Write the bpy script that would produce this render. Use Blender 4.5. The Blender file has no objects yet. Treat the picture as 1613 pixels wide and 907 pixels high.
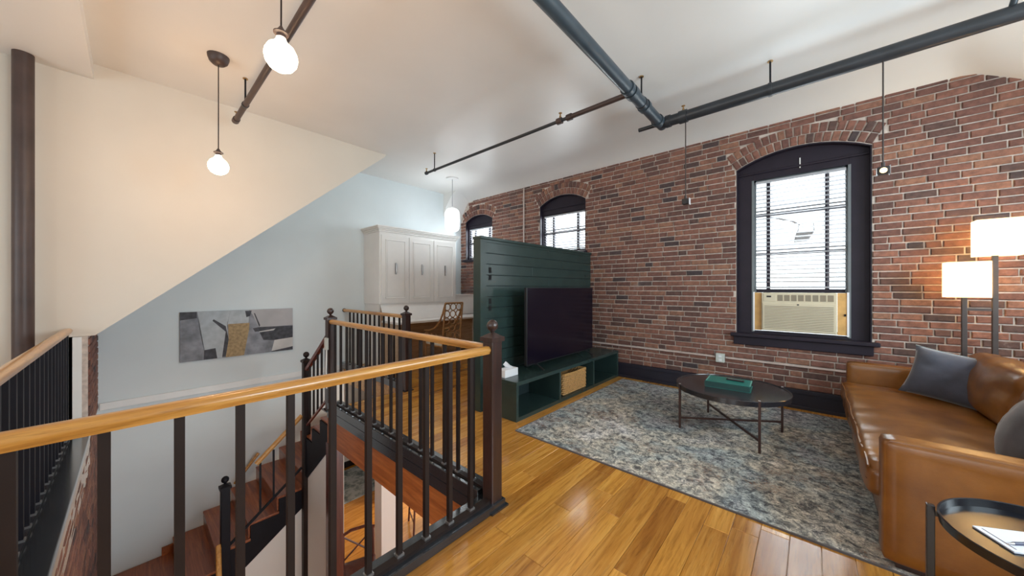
import bpy, bmesh, math, random
from mathutils import Vector, Matrix, noise
random.seed(7)
SC = bpy.context.scene
COL = SC.collection
# ------------------------------------------------------------------ camera, world, light, exposure
cam_d = bpy.data.cameras.new('camera'); cam = bpy.data.objects.new('camera', cam_d); COL.objects.link(cam)
cam.location = (0, 0, 1.42); cam.rotation_euler = (math.radians(90), 0, math.radians(41.67))
cam_d.sensor_width = 36.0; cam_d.lens = 532.0 / 1613.0 * 36.0; cam_d.clip_start = 0.02
SC.camera = cam
SC.view_settings.view_transform = 'Standard'; SC.view_settings.look = 'None'
SC.view_settings.gamma = 1.0; SC.view_settings.use_curve_mapping = False
SC.view_settings.exposure = 0.08
SC.cycles.use_denoising = True
SC.cycles.max_bounces = 10; SC.cycles.diffuse_bounces = 6; SC.cycles.glossy_bounces = 4
SC.cycles.transparent_max_bounces = 16; SC.cycles.sample_clamp_indirect = 6.0
SC.cycles.caustics_reflective = False; SC.cycles.caustics_refractive = False
world = bpy.data.worlds.new('overcast_sky'); SC.world = world; world.use_nodes = True
wbg = world.node_tree.nodes['Background']
wbg.inputs[0].default_value = (0.86, 0.95, 1.0, 1); wbg.inputs[1].default_value = 2.6

def area_light(name, loc, rot, sx, sy, power, color):
    l = bpy.data.lights.new(name, 'AREA'); l.shape = 'RECTANGLE'; l.size = sx; l.size_y = sy
    l.energy = power; l.color = color
    o = bpy.data.objects.new(name, l); COL.objects.link(o); o.location = loc; o.rotation_euler = rot
    return o
R = math.radians
DAY = (0.86, 0.95, 1.0)
# daylight entering by the windows of the brick wall (just outside the glass)
area_light('daylight_big_window', (-0.12, 5.75, 2.05), (R(-90), 0, 0), 0.95, 1.5, 34, DAY)
area_light('daylight_middle_window', (-3.45, 5.75, 2.55), (R(-90), 0, 0), 0.95, 0.9, 66, DAY)
area_light('daylight_corner_window', (-5.70, 5.75, 2.55), (R(-90), 0, 0), 0.85, 0.9, 72, DAY)
# added fill, sent in through made-up windows in the unseen rear wall
for i, wx in enumerate((-3.6, -1.2, 1.2)):
    area_light('rear_fill', (wx, -3.45, 1.75), (R(90), 0, 0), 1.3, 1.9, 22, (0.86, 0.95, 1.0))
# added cool fill through two assumed windows in the unseen right-hand wall
for wy in (1.6, 3.5):
    area_light('side_fill', (2.62, wy, 1.95), (R(90), 0, R(90)), 1.3, 1.7, 88, (0.76, 0.92, 1.0))
# added fill light for the lower storey, without any fixture
pl = bpy.data.lights.new('lower_room_fill', 'POINT'); pl.energy = 90; pl.color = (1.0, 0.93, 0.8); pl.shadow_soft_size = 0.15
plo = bpy.data.objects.new('lower_room_fill', pl); COL.objects.link(plo); plo.location = (-5.6, 4.4, -0.7)

# ------------------------------------------------------------------ materials
MATS = {}
def nodes(name):
    m = bpy.data.materials.new(name); m.use_nodes = True
    nt = m.node_tree; b = nt.nodes['Principled BSDF']; MATS[name] = m
    return m, nt, b
def N(nt, t, **kw):
    n = nt.nodes.new(t)
    for k, v in kw.items(): setattr(n, k, v)
    return n
def pos(nt, scale=(1, 1, 1), rot=(0, 0, 0)):
    g = N(nt, 'ShaderNodeNewGeometry'); mp = N(nt, 'ShaderNodeMapping')
    mp.inputs['Scale'].default_value = scale; mp.inputs['Rotation'].default_value = rot
    nt.links.new(g.outputs['Position'], mp.inputs['Vector']); return mp.outputs['Vector']
def ramp(nt, stops, interp='LINEAR'):
    r = N(nt, 'ShaderNodeValToRGB'); r.color_ramp.interpolation = interp
    e = r.color_ramp.elements
    while len(e) < len(stops): e.new(0.5)
    for i, (p, c) in enumerate(stops): e[i].position = p; e[i].color = (*c, 1)
    return r
def noise_t(nt, vec, scale, detail=4, rough=0.5, dist=0.0):
    n = N(nt, 'ShaderNodeTexNoise'); n.inputs['Scale'].default_value = scale
    n.inputs['Detail'].default_value = detail; n.inputs['Roughness'].default_value = rough
    n.inputs['Distortion'].default_value = dist
    nt.links.new(vec, n.inputs['Vector']); return n.outputs['Fac']
def bump(nt, b, fac, strength, dist=0.01):
    bp = N(nt, 'ShaderNodeBump'); bp.inputs['Strength'].default_value = strength; bp.inputs['Distance'].default_value = dist
    nt.links.new(fac, bp.inputs['Height']); nt.links.new(bp.outputs['Normal'], b.inputs['Normal'])
def mixc(nt, fac, a, b, mode='MIX'):
    m = N(nt, 'ShaderNodeMix', data_type='RGBA', blend_type=mode)
    for s, v in ((0, fac), (6, a), (7, b)):
        if isinstance(v, (int, float)): m.inputs[s].default_value = v
        elif isinstance(v, tuple): m.inputs[s].default_value = (*v, 1)
        else: nt.links.new(v, m.inputs[s])
    return m.outputs[2]
def plain(name, col, rough=0.5, metal=0.0, var=0.12, vscale=6.0, bmp=0.0, bscale=60.0, coat=0.0, sheen=0.0, spec=0.5):
    m, nt, b = nodes(name)
    b.inputs['Specular IOR Level'].default_value = spec
    v = pos(nt)
    f = noise_t(nt, v, vscale, 5)
    lo = tuple(c * (1 - var) for c in col); hi = tuple(min(1, c * (1 + var)) for c in col)
    r = ramp(nt, [(0.3, lo), (0.7, hi)]); nt.links.new(f, r.inputs[0]); nt.links.new(r.outputs[0], b.inputs['Base Color'])
    b.inputs['Roughness'].default_value = rough; b.inputs['Metallic'].default_value = metal
    b.inputs['Coat Weight'].default_value = coat; b.inputs['Coat Roughness'].default_value = 0.15
    b.inputs['Sheen Weight'].default_value = sheen
    if bmp: bump(nt, b, noise_t(nt, v, bscale, 3), bmp, 0.004)
    return m
def wood(name, c1, c2, c3, axis, rough=0.3, scale=1.0, coat=0.3, attr=False, bmp=0.05):
    m, nt, b = nodes(name)
    sc = [14.0 * scale] * 3; sc[axis] = 0.9 * scale
    v = pos(nt, tuple(sc))
    if attr:
        a = N(nt, 'ShaderNodeAttribute', attribute_name='tone')
        oi = N(nt, 'ShaderNodeObjectInfo')
        ad = N(nt, 'ShaderNodeMath', operation='ADD'); nt.links.new(a.outputs['Fac'], ad.inputs[0]); nt.links.new(oi.outputs['Random'], ad.inputs[1])
        fr = N(nt, 'ShaderNodeMath', operation='FRACT'); nt.links.new(ad.outputs[0], fr.inputs[0]); tone = fr.outputs[0]
        cb = N(nt, 'ShaderNodeCombineXYZ')
        ml = N(nt, 'ShaderNodeMath', operation='MULTIPLY'); ml.inputs[1].default_value = 37.0; nt.links.new(tone, ml.inputs[0])
        for k in range(3): nt.links.new(ml.outputs[0], cb.inputs[k])
        va = N(nt, 'ShaderNodeVectorMath', operation='ADD'); nt.links.new(v, va.inputs[0]); nt.links.new(cb.outputs[0], va.inputs[1]); v = va.outputs[0]
    f = noise_t(nt, v, 1.0, 6, 0.6, 1.6)
    r = ramp(nt, [(0.3, c1), (0.5, c2), (0.72, c3)]); nt.links.new(f, r.inputs[0])
    col = r.outputs[0]
    f2 = noise_t(nt, v, 5.0, 4, 0.7, 0.4)
    g = ramp(nt, [(0.36, (0.62, 0.58, 0.54)), (0.5, (1, 1, 1))]); nt.links.new(f2, g.inputs[0])
    col = mixc(nt, 0.7, col, g.outputs[0], 'MULTIPLY')
    if attr:
        tr = ramp(nt, [(0.0, (0.58, 0.44, 0.34)), (0.35, (0.90, 0.82, 0.74)), (0.7, (1.05, 1.0, 0.95)), (1.0, (1.25, 1.22, 1.1))]); nt.links.new(tone, tr.inputs[0])
        col = mixc(nt, 0.75, col, tr.outputs[0], 'MULTIPLY')
    nt.links.new(col, b.inputs['Base Color'])
    b.inputs['Roughness'].default_value = rough; b.inputs['Coat Weight'].default_value = coat; b.inputs['Coat Roughness'].default_value = 0.12
    if bmp: bump(nt, b, f2, bmp, 0.003)
    return m
def emit(name, col, strength):
    m, nt, b = nodes(name)
    b.inputs['Base Color'].default_value = (*col, 1)
    b.inputs['Emission Color'].default_value = (*col, 1); b.inputs['Emission Strength'].default_value = strength
    return m
def glassy(name, tint=(1, 1, 1), refl=0.06, rough=0.0):
    m = bpy.data.materials.new(name); m.use_nodes = True; nt = m.node_tree; nt.nodes.clear(); MATS[name] = m
    o = N(nt, 'ShaderNodeOutputMaterial'); t = N(nt, 'ShaderNodeBsdfTransparent'); g = N(nt, 'ShaderNodeBsdfGlossy'); x = N(nt, 'ShaderNodeMixShader')
    t.inputs[0].default_value = (*tint, 1); g.inputs['Roughness'].default_value = rough; x.inputs[0].default_value = refl
    nt.links.new(t.outputs[0], x.inputs[1]); nt.links.new(g.outputs[0], x.inputs[2]); nt.links.new(x.outputs[0], o.inputs[0]); return m

plain('white_plaster', (0.78, 0.78, 0.76), 0.6, var=0.03, vscale=1.5, bmp=0.05, bscale=40)
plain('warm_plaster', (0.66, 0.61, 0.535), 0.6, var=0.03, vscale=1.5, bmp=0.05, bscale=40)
plain('slot_black', (0.004, 0.004, 0.005), 0.95, var=0.05)
plain('ceiling_paint', (0.78, 0.77, 0.75), 0.42, var=0.03, vscale=1.2, bmp=0.05, bscale=25)
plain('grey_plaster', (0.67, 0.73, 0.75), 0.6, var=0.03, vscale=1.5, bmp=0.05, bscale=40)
plain('white_trim', (0.80, 0.81, 0.80), 0.4, var=0.02)
plain('white_cabinet', (0.80, 0.79, 0.77), 0.35, var=0.02)
plain('mortar', (0.52, 0.45, 0.40), 0.9, var=0.25, vscale=20, bmp=0.5, bscale=120)
plain('dark_trim', (0.016, 0.011, 0.020), 0.5, var=0.15, spec=0.3)
plain('navy_board', (0.012, 0.011, 0.022), 0.5, var=0.15)
plain('iron_brown', (0.017, 0.010, 0.009), 0.5, var=0.2, spec=0.25)
plain('iron_black', (0.006, 0.006, 0.010), 0.5, var=0.2, spec=0.2)
plain('curb_black', (0.018, 0.021, 0.026), 0.16, var=0.2, coat=1.0)
plain('pipe_black', (0.022, 0.026, 0.032), 0.38, var=0.2)
plain('pipe_blue_black', (0.035, 0.050, 0.064), 0.38, var=0.2)
plain('pipe_brown', (0.055, 0.034, 0.030), 0.45, var=0.2)
plain('brass', (0.45, 0.28, 0.12), 0.35, 0.8)
plain('steel', (0.45, 0.45, 0.46), 0.3, 0.9)
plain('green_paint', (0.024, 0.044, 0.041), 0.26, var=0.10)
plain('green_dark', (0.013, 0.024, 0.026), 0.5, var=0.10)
plain('tv_screen', (0.006, 0.004, 0.010), 0.16, var=0.05, spec=0.35)
plain('black_plastic', (0.012, 0.012, 0.014), 0.4, var=0.05)
plain('velvet_grey', (0.055, 0.058, 0.082), 0.85, var=0.3, vscale=7, sheen=0.5, bmp=0.2, bscale=220)
plain('velvet_pale', (0.22, 0.25, 0.25), 0.8, var=0.2, sheen=0.4)
plain('velvet_brown', (0.085, 0.075, 0.080), 0.85, var=0.3, sheen=0.4)
plain('ac_beige', (0.62, 0.55, 0.40), 0.5, var=0.04)
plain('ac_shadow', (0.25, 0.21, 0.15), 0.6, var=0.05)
plain('pine', (0.62, 0.36, 0.12), 0.5, var=0.15, vscale=12)
plain('paper', (0.80, 0.80, 0.82), 0.7, var=0.02)
plain('paper_cool', (0.70, 0.72, 0.80), 0.6, var=0.02)
plain('ink_blue', (0.03, 0.035, 0.08), 0.3)
plain('teal_book', (0.008, 0.155, 0.130), 0.35, var=0.15)
plain('teal_dark', (0.006, 0.045, 0.042), 0.4, var=0.15)
plain('teal_pale', (0.20, 0.42, 0.36), 0.5, var=0.1)
plain('table_top', (0.020, 0.019, 0.023), 0.24, var=0.2, coat=0.3)
plain('bronze', (0.060, 0.030, 0.025), 0.35, 0.3, var=0.2)
plain('rattan', (0.34, 0.18, 0.07), 0.55, var=0.3, vscale=40)
plain('wicker', (0.46, 0.25, 0.085), 0.6, var=0.4, vscale=60)
plain('seat_pad', (0.72, 0.69, 0.60), 0.8, var=0.06)
plain('outlet_plate', (0.55, 0.58, 0.54), 0.45, var=0.03)
plain('conduit_paint', (0.52, 0.42, 0.38), 0.5, var=0.15)
plain('print_grey', (0.22, 0.23, 0.26), 0.6, var=0.35, vscale=9)
plain('print_dark', (0.045, 0.045, 0.055), 0.6, var=0.5, vscale=20)
plain('print_light', (0.42, 0.46, 0.49), 0.6, var=0.12, vscale=14)
plain('print_sky', (0.40, 0.39, 0.40), 0.6, var=0.08, vscale=4)
plain('print_tan', (0.34, 0.24, 0.12), 0.6, var=0.3, vscale=26)
plain('print_white', (0.55, 0.54, 0.53), 0.6, var=0.1)
plain('blind_white', (0.38, 0.39, 0.42), 0.5, var=0.02)
plain('lamp_metal', (0.060, 0.048, 0.045), 0.4, 0.4)
plain('outdoor_grey', (0.30, 0.31, 0.33), 0.5)
plain('lower_sofa', (0.03, 0.03, 0.035), 0.7)
wood('floor_oak', (0.40, 0.17, 0.028), (0.58, 0.28, 0.05), (0.72, 0.40, 0.10), 1, rough=0.2, coat=0.6, attr=True)
wood('rail_oak', (0.38, 0.16, 0.03), (0.52, 0.25, 0.055), (0.62, 0.34, 0.10), 1, rough=0.28, scale=1.4, coat=0.4)
wood('rail_oak_x', (0.38, 0.16, 0.03), (0.52, 0.25, 0.055), (0.62, 0.34, 0.10), 0, rough=0.28, scale=1.4, coat=0.4)
wood('rail_red', (0.10, 0.02, 0.014), (0.15, 0.032, 0.02), (0.20, 0.05, 0.03), 0, rough=0.3)
wood('newel_wood', (0.020, 0.009, 0.007), (0.034, 0.014, 0.011), (0.052, 0.022, 0.017), 2, rough=0.35)
wood('beam_wood', (0.22, 0.052, 0.010), (0.36, 0.095, 0.018), (0.48, 0.15, 0.035), 0, rough=0.45)
wood('tread_wood', (0.16, 0.036, 0.012), (0.26, 0.066, 0.018), (0.40, 0.12, 0.035), 0, rough=0.3)
wood('post_red', (0.055, 0.013, 0.010), (0.085, 0.020, 0.014), (0.12, 0.03, 0.02), 2, rough=0.35)
wood('desk_wood', (0.46, 0.32, 0.20), (0.54, 0.39, 0.26), (0.60, 0.45, 0.31), 1, rough=0.5)

def leather():
    m, nt, b = nodes('leather'); v = pos(nt)
    f = noise_t(nt, v, 3.0, 5, 0.6)
    r = ramp(nt, [(0.25, (0.135, 0.043, 0.008)), (0.5, (0.215, 0.080, 0.014)), (0.75, (0.295, 0.120, 0.024))])
    nt.links.new(f, r.inputs[0]); nt.links.new(r.outputs[0], b.inputs['Base Color'])
    b.inputs['Roughness'].default_value = 0.27; b.inputs['Coat Weight'].default_value = 0.2; b.inputs['Coat Roughness'].default_value = 0.3
    bump(nt, b, noise_t(nt, v, 180, 3), 0.12, 0.003)
leather()
def brick_mat():
    m, nt, b = nodes('brick'); v = pos(nt)
    a = N(nt, 'ShaderNodeAttribute', attribute_name='tone'); oi = N(nt, 'ShaderNodeObjectInfo')
    ad = N(nt, 'ShaderNodeMath', operation='ADD'); nt.links.new(a.outputs['Fac'], ad.inputs[0]); nt.links.new(oi.outputs['Random'], ad.inputs[1])
    fr = N(nt, 'ShaderNodeMath', operation='FRACT'); nt.links.new(ad.outputs[0], fr.inputs[0])
    r = ramp(nt, [(0.0, (0.055, 0.040, 0.044)), (0.06, (0.105, 0.058, 0.050)), (0.25, (0.155, 0.070, 0.056)), (0.5, (0.195, 0.088, 0.066)), (0.75, (0.235, 0.105, 0.076)), (1.0, (0.27, 0.135, 0.088))])
    nt.links.new(fr.outputs[0], r.inputs[0])
    f = noise_t(nt, v, 22, 5, 0.7)
    g = ramp(nt, [(0.3, (0.50, 0.48, 0.48)), (0.62, (1.2, 1.18, 1.14))]); nt.links.new(f, g.inputs[0])
    c = mixc(nt, 0.8, r.outputs[0], g.outputs[0], 'MULTIPLY')
    f2 = noise_t(nt, v, 3.2, 6, 0.75)
    w = ramp(nt, [(0.62, (0, 0, 0)), (0.76, (0.35, 0.35, 0.35))]); nt.links.new(f2, w.inputs[0])
    c = mixc(nt, w.outputs[0], c, (0.46, 0.40, 0.38))
    nt.links.new(c, b.inputs['Base Color']); b.inputs['Roughness'].default_value = 0.8
    bump(nt, b, noise_t(nt, v, 90, 5, 0.7), 0.5, 0.006)
brick_mat()
def rug_mat():
    m, nt, b = nodes('rug_weave'); v = pos(nt)
    big = noise_t(nt, v, 1.1, 4, 0.6, 0.4)
    base = ramp(nt, [(0.34, (0.37, 0.37, 0.39)), (0.46, (0.30, 0.34, 0.345)), (0.55, (0.43, 0.40, 0.34)), (0.66, (0.52, 0.51, 0.50))]); nt.links.new(big, base.inputs[0])
    mid = noise_t(nt, pos(nt, (1, 1, 1), (0.3, 0.2, 0.6)), 17, 9, 0.8, 0.6)
    sp = ramp(nt, [(0.40, (0.20, 0.205, 0.24)), (0.47, (0.62, 0.64, 0.66)), (0.53, (1.25, 1.22, 1.18)), (0.62, (1.75, 1.72, 1.66))]); nt.links.new(mid, sp.inputs[0])
    c = mixc(nt, 1.0, base.outputs[0], sp.outputs[0], 'MULTIPLY')
    fine = noise_t(nt, pos(nt, (1, 1, 1), (0.1, 0.7, 0.3)), 75, 4, 0.7, 0.8)
    fr = ramp(nt, [(0.36, (0.42, 0.42, 0.44)), (0.62, (1.45, 1.45, 1.45))]); nt.links.new(fine, fr.inputs[0])
    c = mixc(nt, 0.85, c, fr.outputs[0], 'MULTIPLY')
    f3 = noise_t(nt, pos(nt, (1, 1, 1), (0.9, 0.1, 0.2)), 2.0, 8, 0.85)
    k = ramp(nt, [(0.52, (0, 0, 0)), (0.60, (0.85, 0.85, 0.85))]); nt.links.new(f3, k.inputs[0])
    sel = ramp(nt, [(0.49, (0, 0, 0)), (0.56, (1, 1, 1))]); nt.links.new(fine, sel.inputs[0])
    kk = mixc(nt, 1.0, k.outputs[0], sel.outputs[0], 'MULTIPLY')
    c = mixc(nt, kk, c, (0.20, 0.085, 0.04))
    nt.links.new(c, b.inputs['Base Color']); b.inputs['Roughness'].default_value = 0.95
    bump(nt, b, fine, 0.4, 0.006)
rug_mat()
def lower_rug():
    m, nt, b = nodes('lower_rug_weave'); v = pos(nt)
    f = noise_t(nt, v, 4, 7, 0.75)
    r = ramp(nt, [(0.4, (0.14, 0.20, 0.23)), (0.55, (0.48, 0.56, 0.60))]); nt.links.new(f, r.inputs[0]); nt.links.new(r.outputs[0], b.inputs['Base Color'])
    b.inputs['Roughness'].default_value = 0.95
lower_rug()
emit('bulb_glow', (1.0, 0.80, 0.56), 14.0)
emit('daylit_glass', (0.95, 0.99, 1.0), 1.6)  # glow stands in for daylight on the white pendant glass
def shade_mat():
    m = bpy.data.materials.new('shade_glow'); m.use_nodes = True; nt = m.node_tree; nt.nodes.clear(); MATS['shade_glow'] = m
    o = N(nt, 'ShaderNodeOutputMaterial'); t = N(nt, 'ShaderNodeBsdfTranslucent'); e = N(nt, 'ShaderNodeEmission'); a = N(nt, 'ShaderNodeAddShader')
    t.inputs[0].default_value = (0.85, 0.76, 0.60, 1); e.inputs[0].default_value = (1.0, 0.88, 0.66, 1); e.inputs[1].default_value = 0.75
    nt.links.new(t.outputs[0], a.inputs[0]); nt.links.new(e.outputs[0], a.inputs[1]); nt.links.new(a.outputs[0], o.inputs[0])
shade_mat()
emit('spot_glow', (1.0, 0.75, 0.40), 1.2)
emit('tv_led', (0.35, 0.85, 0.8), 1.0)
glassy('window_glass', refl=0.05)
M = MATS
# ------------------------------------------------------------------ mesh helpers
WLOC = {}
def tag(o, label=None, cat=None, group=None, kind=None):
    if label: o['label'] = label
    if cat: o['category'] = cat
    if group: o['group'] = group
    if kind: o['kind'] = kind
    return o
def thing(name, loc, label, cat, group=None):
    o = bpy.data.objects.new(name, None); COL.objects.link(o); o.location = loc; o.empty_display_size = 0.1
    WLOC[o] = Vector(loc); return tag(o, label, cat, group)
class MB:
    def __init__(s): s.v = []; s.f = []; s.mi = []; s.m = 0
    def add(s, vs, fs):
        n = len(s.v); s.v += [tuple(p) for p in vs]; s.f += [tuple(i + n for i in f) for f in fs]; s.mi += [s.m] * len(fs); return s
    def box(s, x0, x1, y0, y1, z0, z1):
        return s.add([(x0, y0, z0), (x1, y0, z0), (x1, y1, z0), (x0, y1, z0), (x0, y0, z1), (x1, y0, z1), (x1, y1, z1), (x0, y1, z1)],
                     [(0, 3, 2, 1), (4, 5, 6, 7), (0, 1, 5, 4), (1, 2, 6, 5), (2, 3, 7, 6), (3, 0, 4, 7)])
    def prism(s, poly, axis, lo, hi):
        # poly: 2D points in the plane of the two other axes (in axis order)
        o = [i for i in range(3) if i != axis]; n = len(poly); vs = []
        for h in (lo, hi):
            for p in poly:
                q = [0, 0, 0]; q[o[0]] = p[0]; q[o[1]] = p[1]; q[axis] = h; vs.append(q)
        return s.add(vs, [tuple(range(n))[::-1], tuple(range(n, 2 * n))] + [(i, (i + 1) % n, n + (i + 1) % n, n + i) for i in range(n)])
    def tube(s, path, r, seg=10, cap=True):
        path = [Vector(p) for p in path]; rs = r if isinstance(r, (list, tuple)) else [r] * len(path)
        base = None; vs = []; n = len(path)
        for i, p in enumerate(path):
            t = (path[min(i + 1, n - 1)] - path[max(i - 1, 0)]).normalized()
            if base is None: base = t.orthogonal().normalized()
            base = (base - t * base.dot(t)).normalized(); c = t.cross(base)
            for k in range(seg):
                a = 2 * math.pi * (k + 0.5) / seg
                vs.append(p + (base * math.cos(a) + c * math.sin(a)) * rs[i])
        fs = [(i * seg + k, i * seg + (k + 1) % seg, (i + 1) * seg + (k + 1) % seg, (i + 1) * seg + k) for i in range(n - 1) for k in range(seg)]
        if cap: fs += [tuple(range(seg))[::-1], tuple((n - 1) * seg + k for k in range(seg))]
        return s.add(vs, fs)
    def bar(s, p0, p1, w, h=None, up=(0, 0, 1)):
        # rectangular bar from p0 to p1, width w sideways, h along up
        p0, p1 = Vector(p0), Vector(p1); h = h or w
        t = (p1 - p0).normalized(); sd = t.cross(Vector(up)).normalized(); u = sd.cross(t).normalized()
        vs = [p + sd * a * w / 2 + u * b * h / 2 for p in (p0, p1) for a, b in ((-1, -1), (1, -1), (1, 1), (-1, 1))]
        return s.add(vs, [(0, 3, 2, 1), (4, 5, 6, 7), (0, 1, 5, 4), (1, 2, 6, 5), (2, 3, 7, 6), (3, 0, 4, 7)])
    def lathe(s, prof, c=(0, 0, 0), seg=20):
        vs = []; n = len(prof)
        for r, z in prof:
            for k in range(seg):
                a = 2 * math.pi * k / seg; vs.append((c[0] + r * math.cos(a), c[1] + r * math.sin(a), c[2] + z))
        fs = [(i * seg + k, i * seg + (k + 1) % seg, (i + 1) * seg + (k + 1) % seg, (i + 1) * seg + k) for i in range(n - 1) for k in range(seg)]
        fs += [tuple(range(seg))[::-1], tuple((n - 1) * seg + k for k in range(seg))]
        return s.add(vs, fs)
    def torus(s, c, R0, r, mat3, seg=16, sub=6):
        vs = []
        for i in range(seg):
            a = 2 * math.pi * i / seg
            for k in range(sub):
                b = 2 * math.pi * k / sub
                vs.append(Vector(c) + mat3 @ Vector(((R0 + r * math.cos(b)) * math.cos(a), (R0 + r * math.cos(b)) * math.sin(a), r * math.sin(b))))
        fs = [(i * sub + k, ((i + 1) % seg) * sub + k, ((i + 1) % seg) * sub + (k + 1) % sub, i * sub + (k + 1) % sub) for i in range(seg) for k in range(sub)]
        return s.add(vs, fs)
    def sphere(s, c, r, seg=16, rings=10, sz=1.0):
        prof = [(max(1e-4, r * math.sin(math.pi * i / rings)), -r * sz * math.cos(math.pi * i / rings)) for i in range(rings + 1)]
        return s.lathe(prof, c, seg)
    def rbox(s, c, half, r, n=8, disp=None, mat=None):
        c = Vector(c); half = Vector(half); vs = []; fs = []
        inn = Vector((half[0] - r, half[1] - r, half[2] - r))
        def edge(t):  # denser near the ends
            return math.sin(t * math.pi / 2) * 0.5 + t * 0.5
        for ax in range(3):
            for sg in (-1, 1):
                o = [(ax + 1) % 3, (ax + 2) % 3]; b0 = len(vs)
                for i in range(n + 1):
                    for j in range(n + 1):
                        q = [0, 0, 0]; q[ax] = sg * half[ax]; q[o[0]] = edge(-1 + 2 * i / n) * half[o[0]]; q[o[1]] = edge(-1 + 2 * j / n) * half[o[1]]
                        q = Vector(q); k = Vector([max(-inn[a], min(inn[a], q[a])) for a in range(3)])
                        d = q - k
                        p = k + d.normalized() * r if d.length > 1e-9 else q
                        if disp: p = disp(p, half)
                        if mat: p = mat @ p
                        vs.append(c + p)
                for i in range(n):
                    for j in range(n):
                        a, b_, d_, e = b0 + i * (n + 1) + j, b0 + (i + 1) * (n + 1) + j, b0 + (i + 1) * (n + 1) + j + 1, b0 + i * (n + 1) + j + 1
                        fs.append((a, b_, d_, e) if sg > 0 else (a, e, d_, b_))
        return s.add(vs, fs)
    def mesh(s, name, mats, off=Vector((0, 0, 0)), merge=False):
        me = bpy.data.meshes.new(name)
        me.from_pydata([(x - off[0], y - off[1], z - off[2]) for x, y, z in s.v], [], s.f)
        for m in mats: me.materials.append(M[m])
        if len(mats) > 1: me.polygons.foreach_set('material_index', s.mi)
        bm = bmesh.new(); bm.from_mesh(me)
        if merge: bmesh.ops.remove_doubles(bm, verts=bm.verts, dist=1e-5)
        bmesh.ops.recalc_face_normals(bm, faces=bm.faces); bm.to_mesh(me); bm.free()
        return me
    def build(s, name, mat, parent=None, bevel=0.0, smooth=False, origin=None, label=None, merge=False):
        off = WLOC[parent].copy() if parent in WLOC else Vector((0, 0, 0))
        mats = mat if isinstance(mat, (list, tuple)) else [mat]
        if origin is None:
            xs = list(zip(*s.v)); origin = Vector(((min(xs[0]) + max(xs[0])) / 2, (min(xs[1]) + max(xs[1])) / 2, min(xs[2])))
        origin = Vector(origin)
        me = s.mesh(name, mats, origin, merge)
        if smooth:
            me.polygons.foreach_set('use_smooth', [True] * len(me.polygons))
            try: me.set_sharp_from_angle(angle=math.radians(38 if smooth is True else smooth))
            except Exception: pass
        o = bpy.data.objects.new(name, me); COL.objects.link(o); o.location = origin - off; WLOC[o] = origin
        if parent: o.parent = parent
        if bevel:
            b = o.modifiers.new('bevel', 'BEVEL'); b.width = bevel; b.segments = 2; b.limit_method = 'ANGLE'
        if label: o['label'] = label
        return o
def copy_at(o, parent, wpos, rot=None, scale=None):
    c = o.copy(); COL.objects.link(c); c.parent = parent; c.location = Vector(wpos) - WLOC[parent]; WLOC[c] = Vector(wpos)
    if rot: c.rotation_euler = rot
    if scale: c.scale = scale
    return c
def struct(o): o['kind'] = 'structure'; return o
def setattr_tone(me, vals):
    a = me.attributes.new('tone', 'FLOAT', 'FACE'); a.data.foreach_set('value', vals)
# how large a spot shows to the camera: used only to pick which pieces become single objects
FW = Vector((-math.sin(R(41.67)), math.cos(R(41.67)), 0)); RT = Vector((math.cos(R(41.67)), math.sin(R(41.67)), 0))
def shows(p):
    q = Vector(p) - Vector((0, 0, 1.42)); d = q.dot(FW)
    if d < 0.2: return 0
    u = q.dot(RT) / d; v = q.z / d
    if abs(u) > 1.55 or abs(v) > 0.88: return 0
    return 1.0 / (d * d)

YB = 5.24          # room face of the brick wall
XF = -6.30         # far wall
XS = -5.15         # side of the stair enclosure
ZC = 3.57          # ceiling
# ------------------------------------------------------------------ upper floor (planks) with the stairwell left open
HX0, HX1, HY0, HY1 = -6.30, -1.62, -0.27, 1.60     # main well
OX1, OY1 = -4.28, 2.53                              # stair opening
def in_hole(x, y): return (x < HX1 and HY0 < y < HY1) or (x < OX1 and HY1 <= y < OY1)
fl = MB()
for (x0, x1, y0, y1) in ((HX1, 2.4, -3.2, YB), (XS, HX1, -3.2, HY0), (OX1, HX1, HY1, YB), (XF, OX1, OY1, YB)):
    fl.box(x0, x1, y0, y1, -0.28, -0.012)
floor = struct(fl.build('floor', 'floor_oak'))
pw = 0.132; spots = []
x = -6.30
rng = random.Random(3)
while x < 2.38:
    y = -3.2 - rng.random() * 1.0
    while y < YB:
        L = rng.choice((0.55, 0.8, 1.0, 1.2, 1.5)) ; a, b = max(y, -3.2), min(y + L, YB); y += L
        segs = [(a, b)]
        xc = x + pw / 2
        # cut at the well
        for h0, h1, hx in ((HY0 - 0.02, HY1 + 0.02, HX1 + 0.02), (HY1 - 0.02, OY1 + 0.02, OX1 + 0.02)):
            if x < hx - 0.02:
                ns = []
                for s0, s1 in segs:
                    if s0 < h0: ns.append((s0, min(s1, h0)))
                    if s1 > h1: ns.append((max(s0, h1), s1))
                segs = ns
        for s0, s1 in segs:
            if s1 - s0 > 0.05 and not (x < XS and s1 <= HY0 + 0.05): spots.append((x, s0, s1))
    x += pw
def rank_plank(s):
    x, a, b = s; c = (x + pw / 2, (a + b) / 2, 0); k = shows(c) + 0.5 * shows((c[0], a, 0)) + 0.5 * shows((c[0], b, 0))
    if -2.2 < c[0] < 0.9 and a > 2.45: k *= 0.02
    if c[0] > 0.25 and c[1] > 2.5: k = 0
    return k * (b - a)
spots.sort(key=rank_plank, reverse=True)
PM = {}
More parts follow.
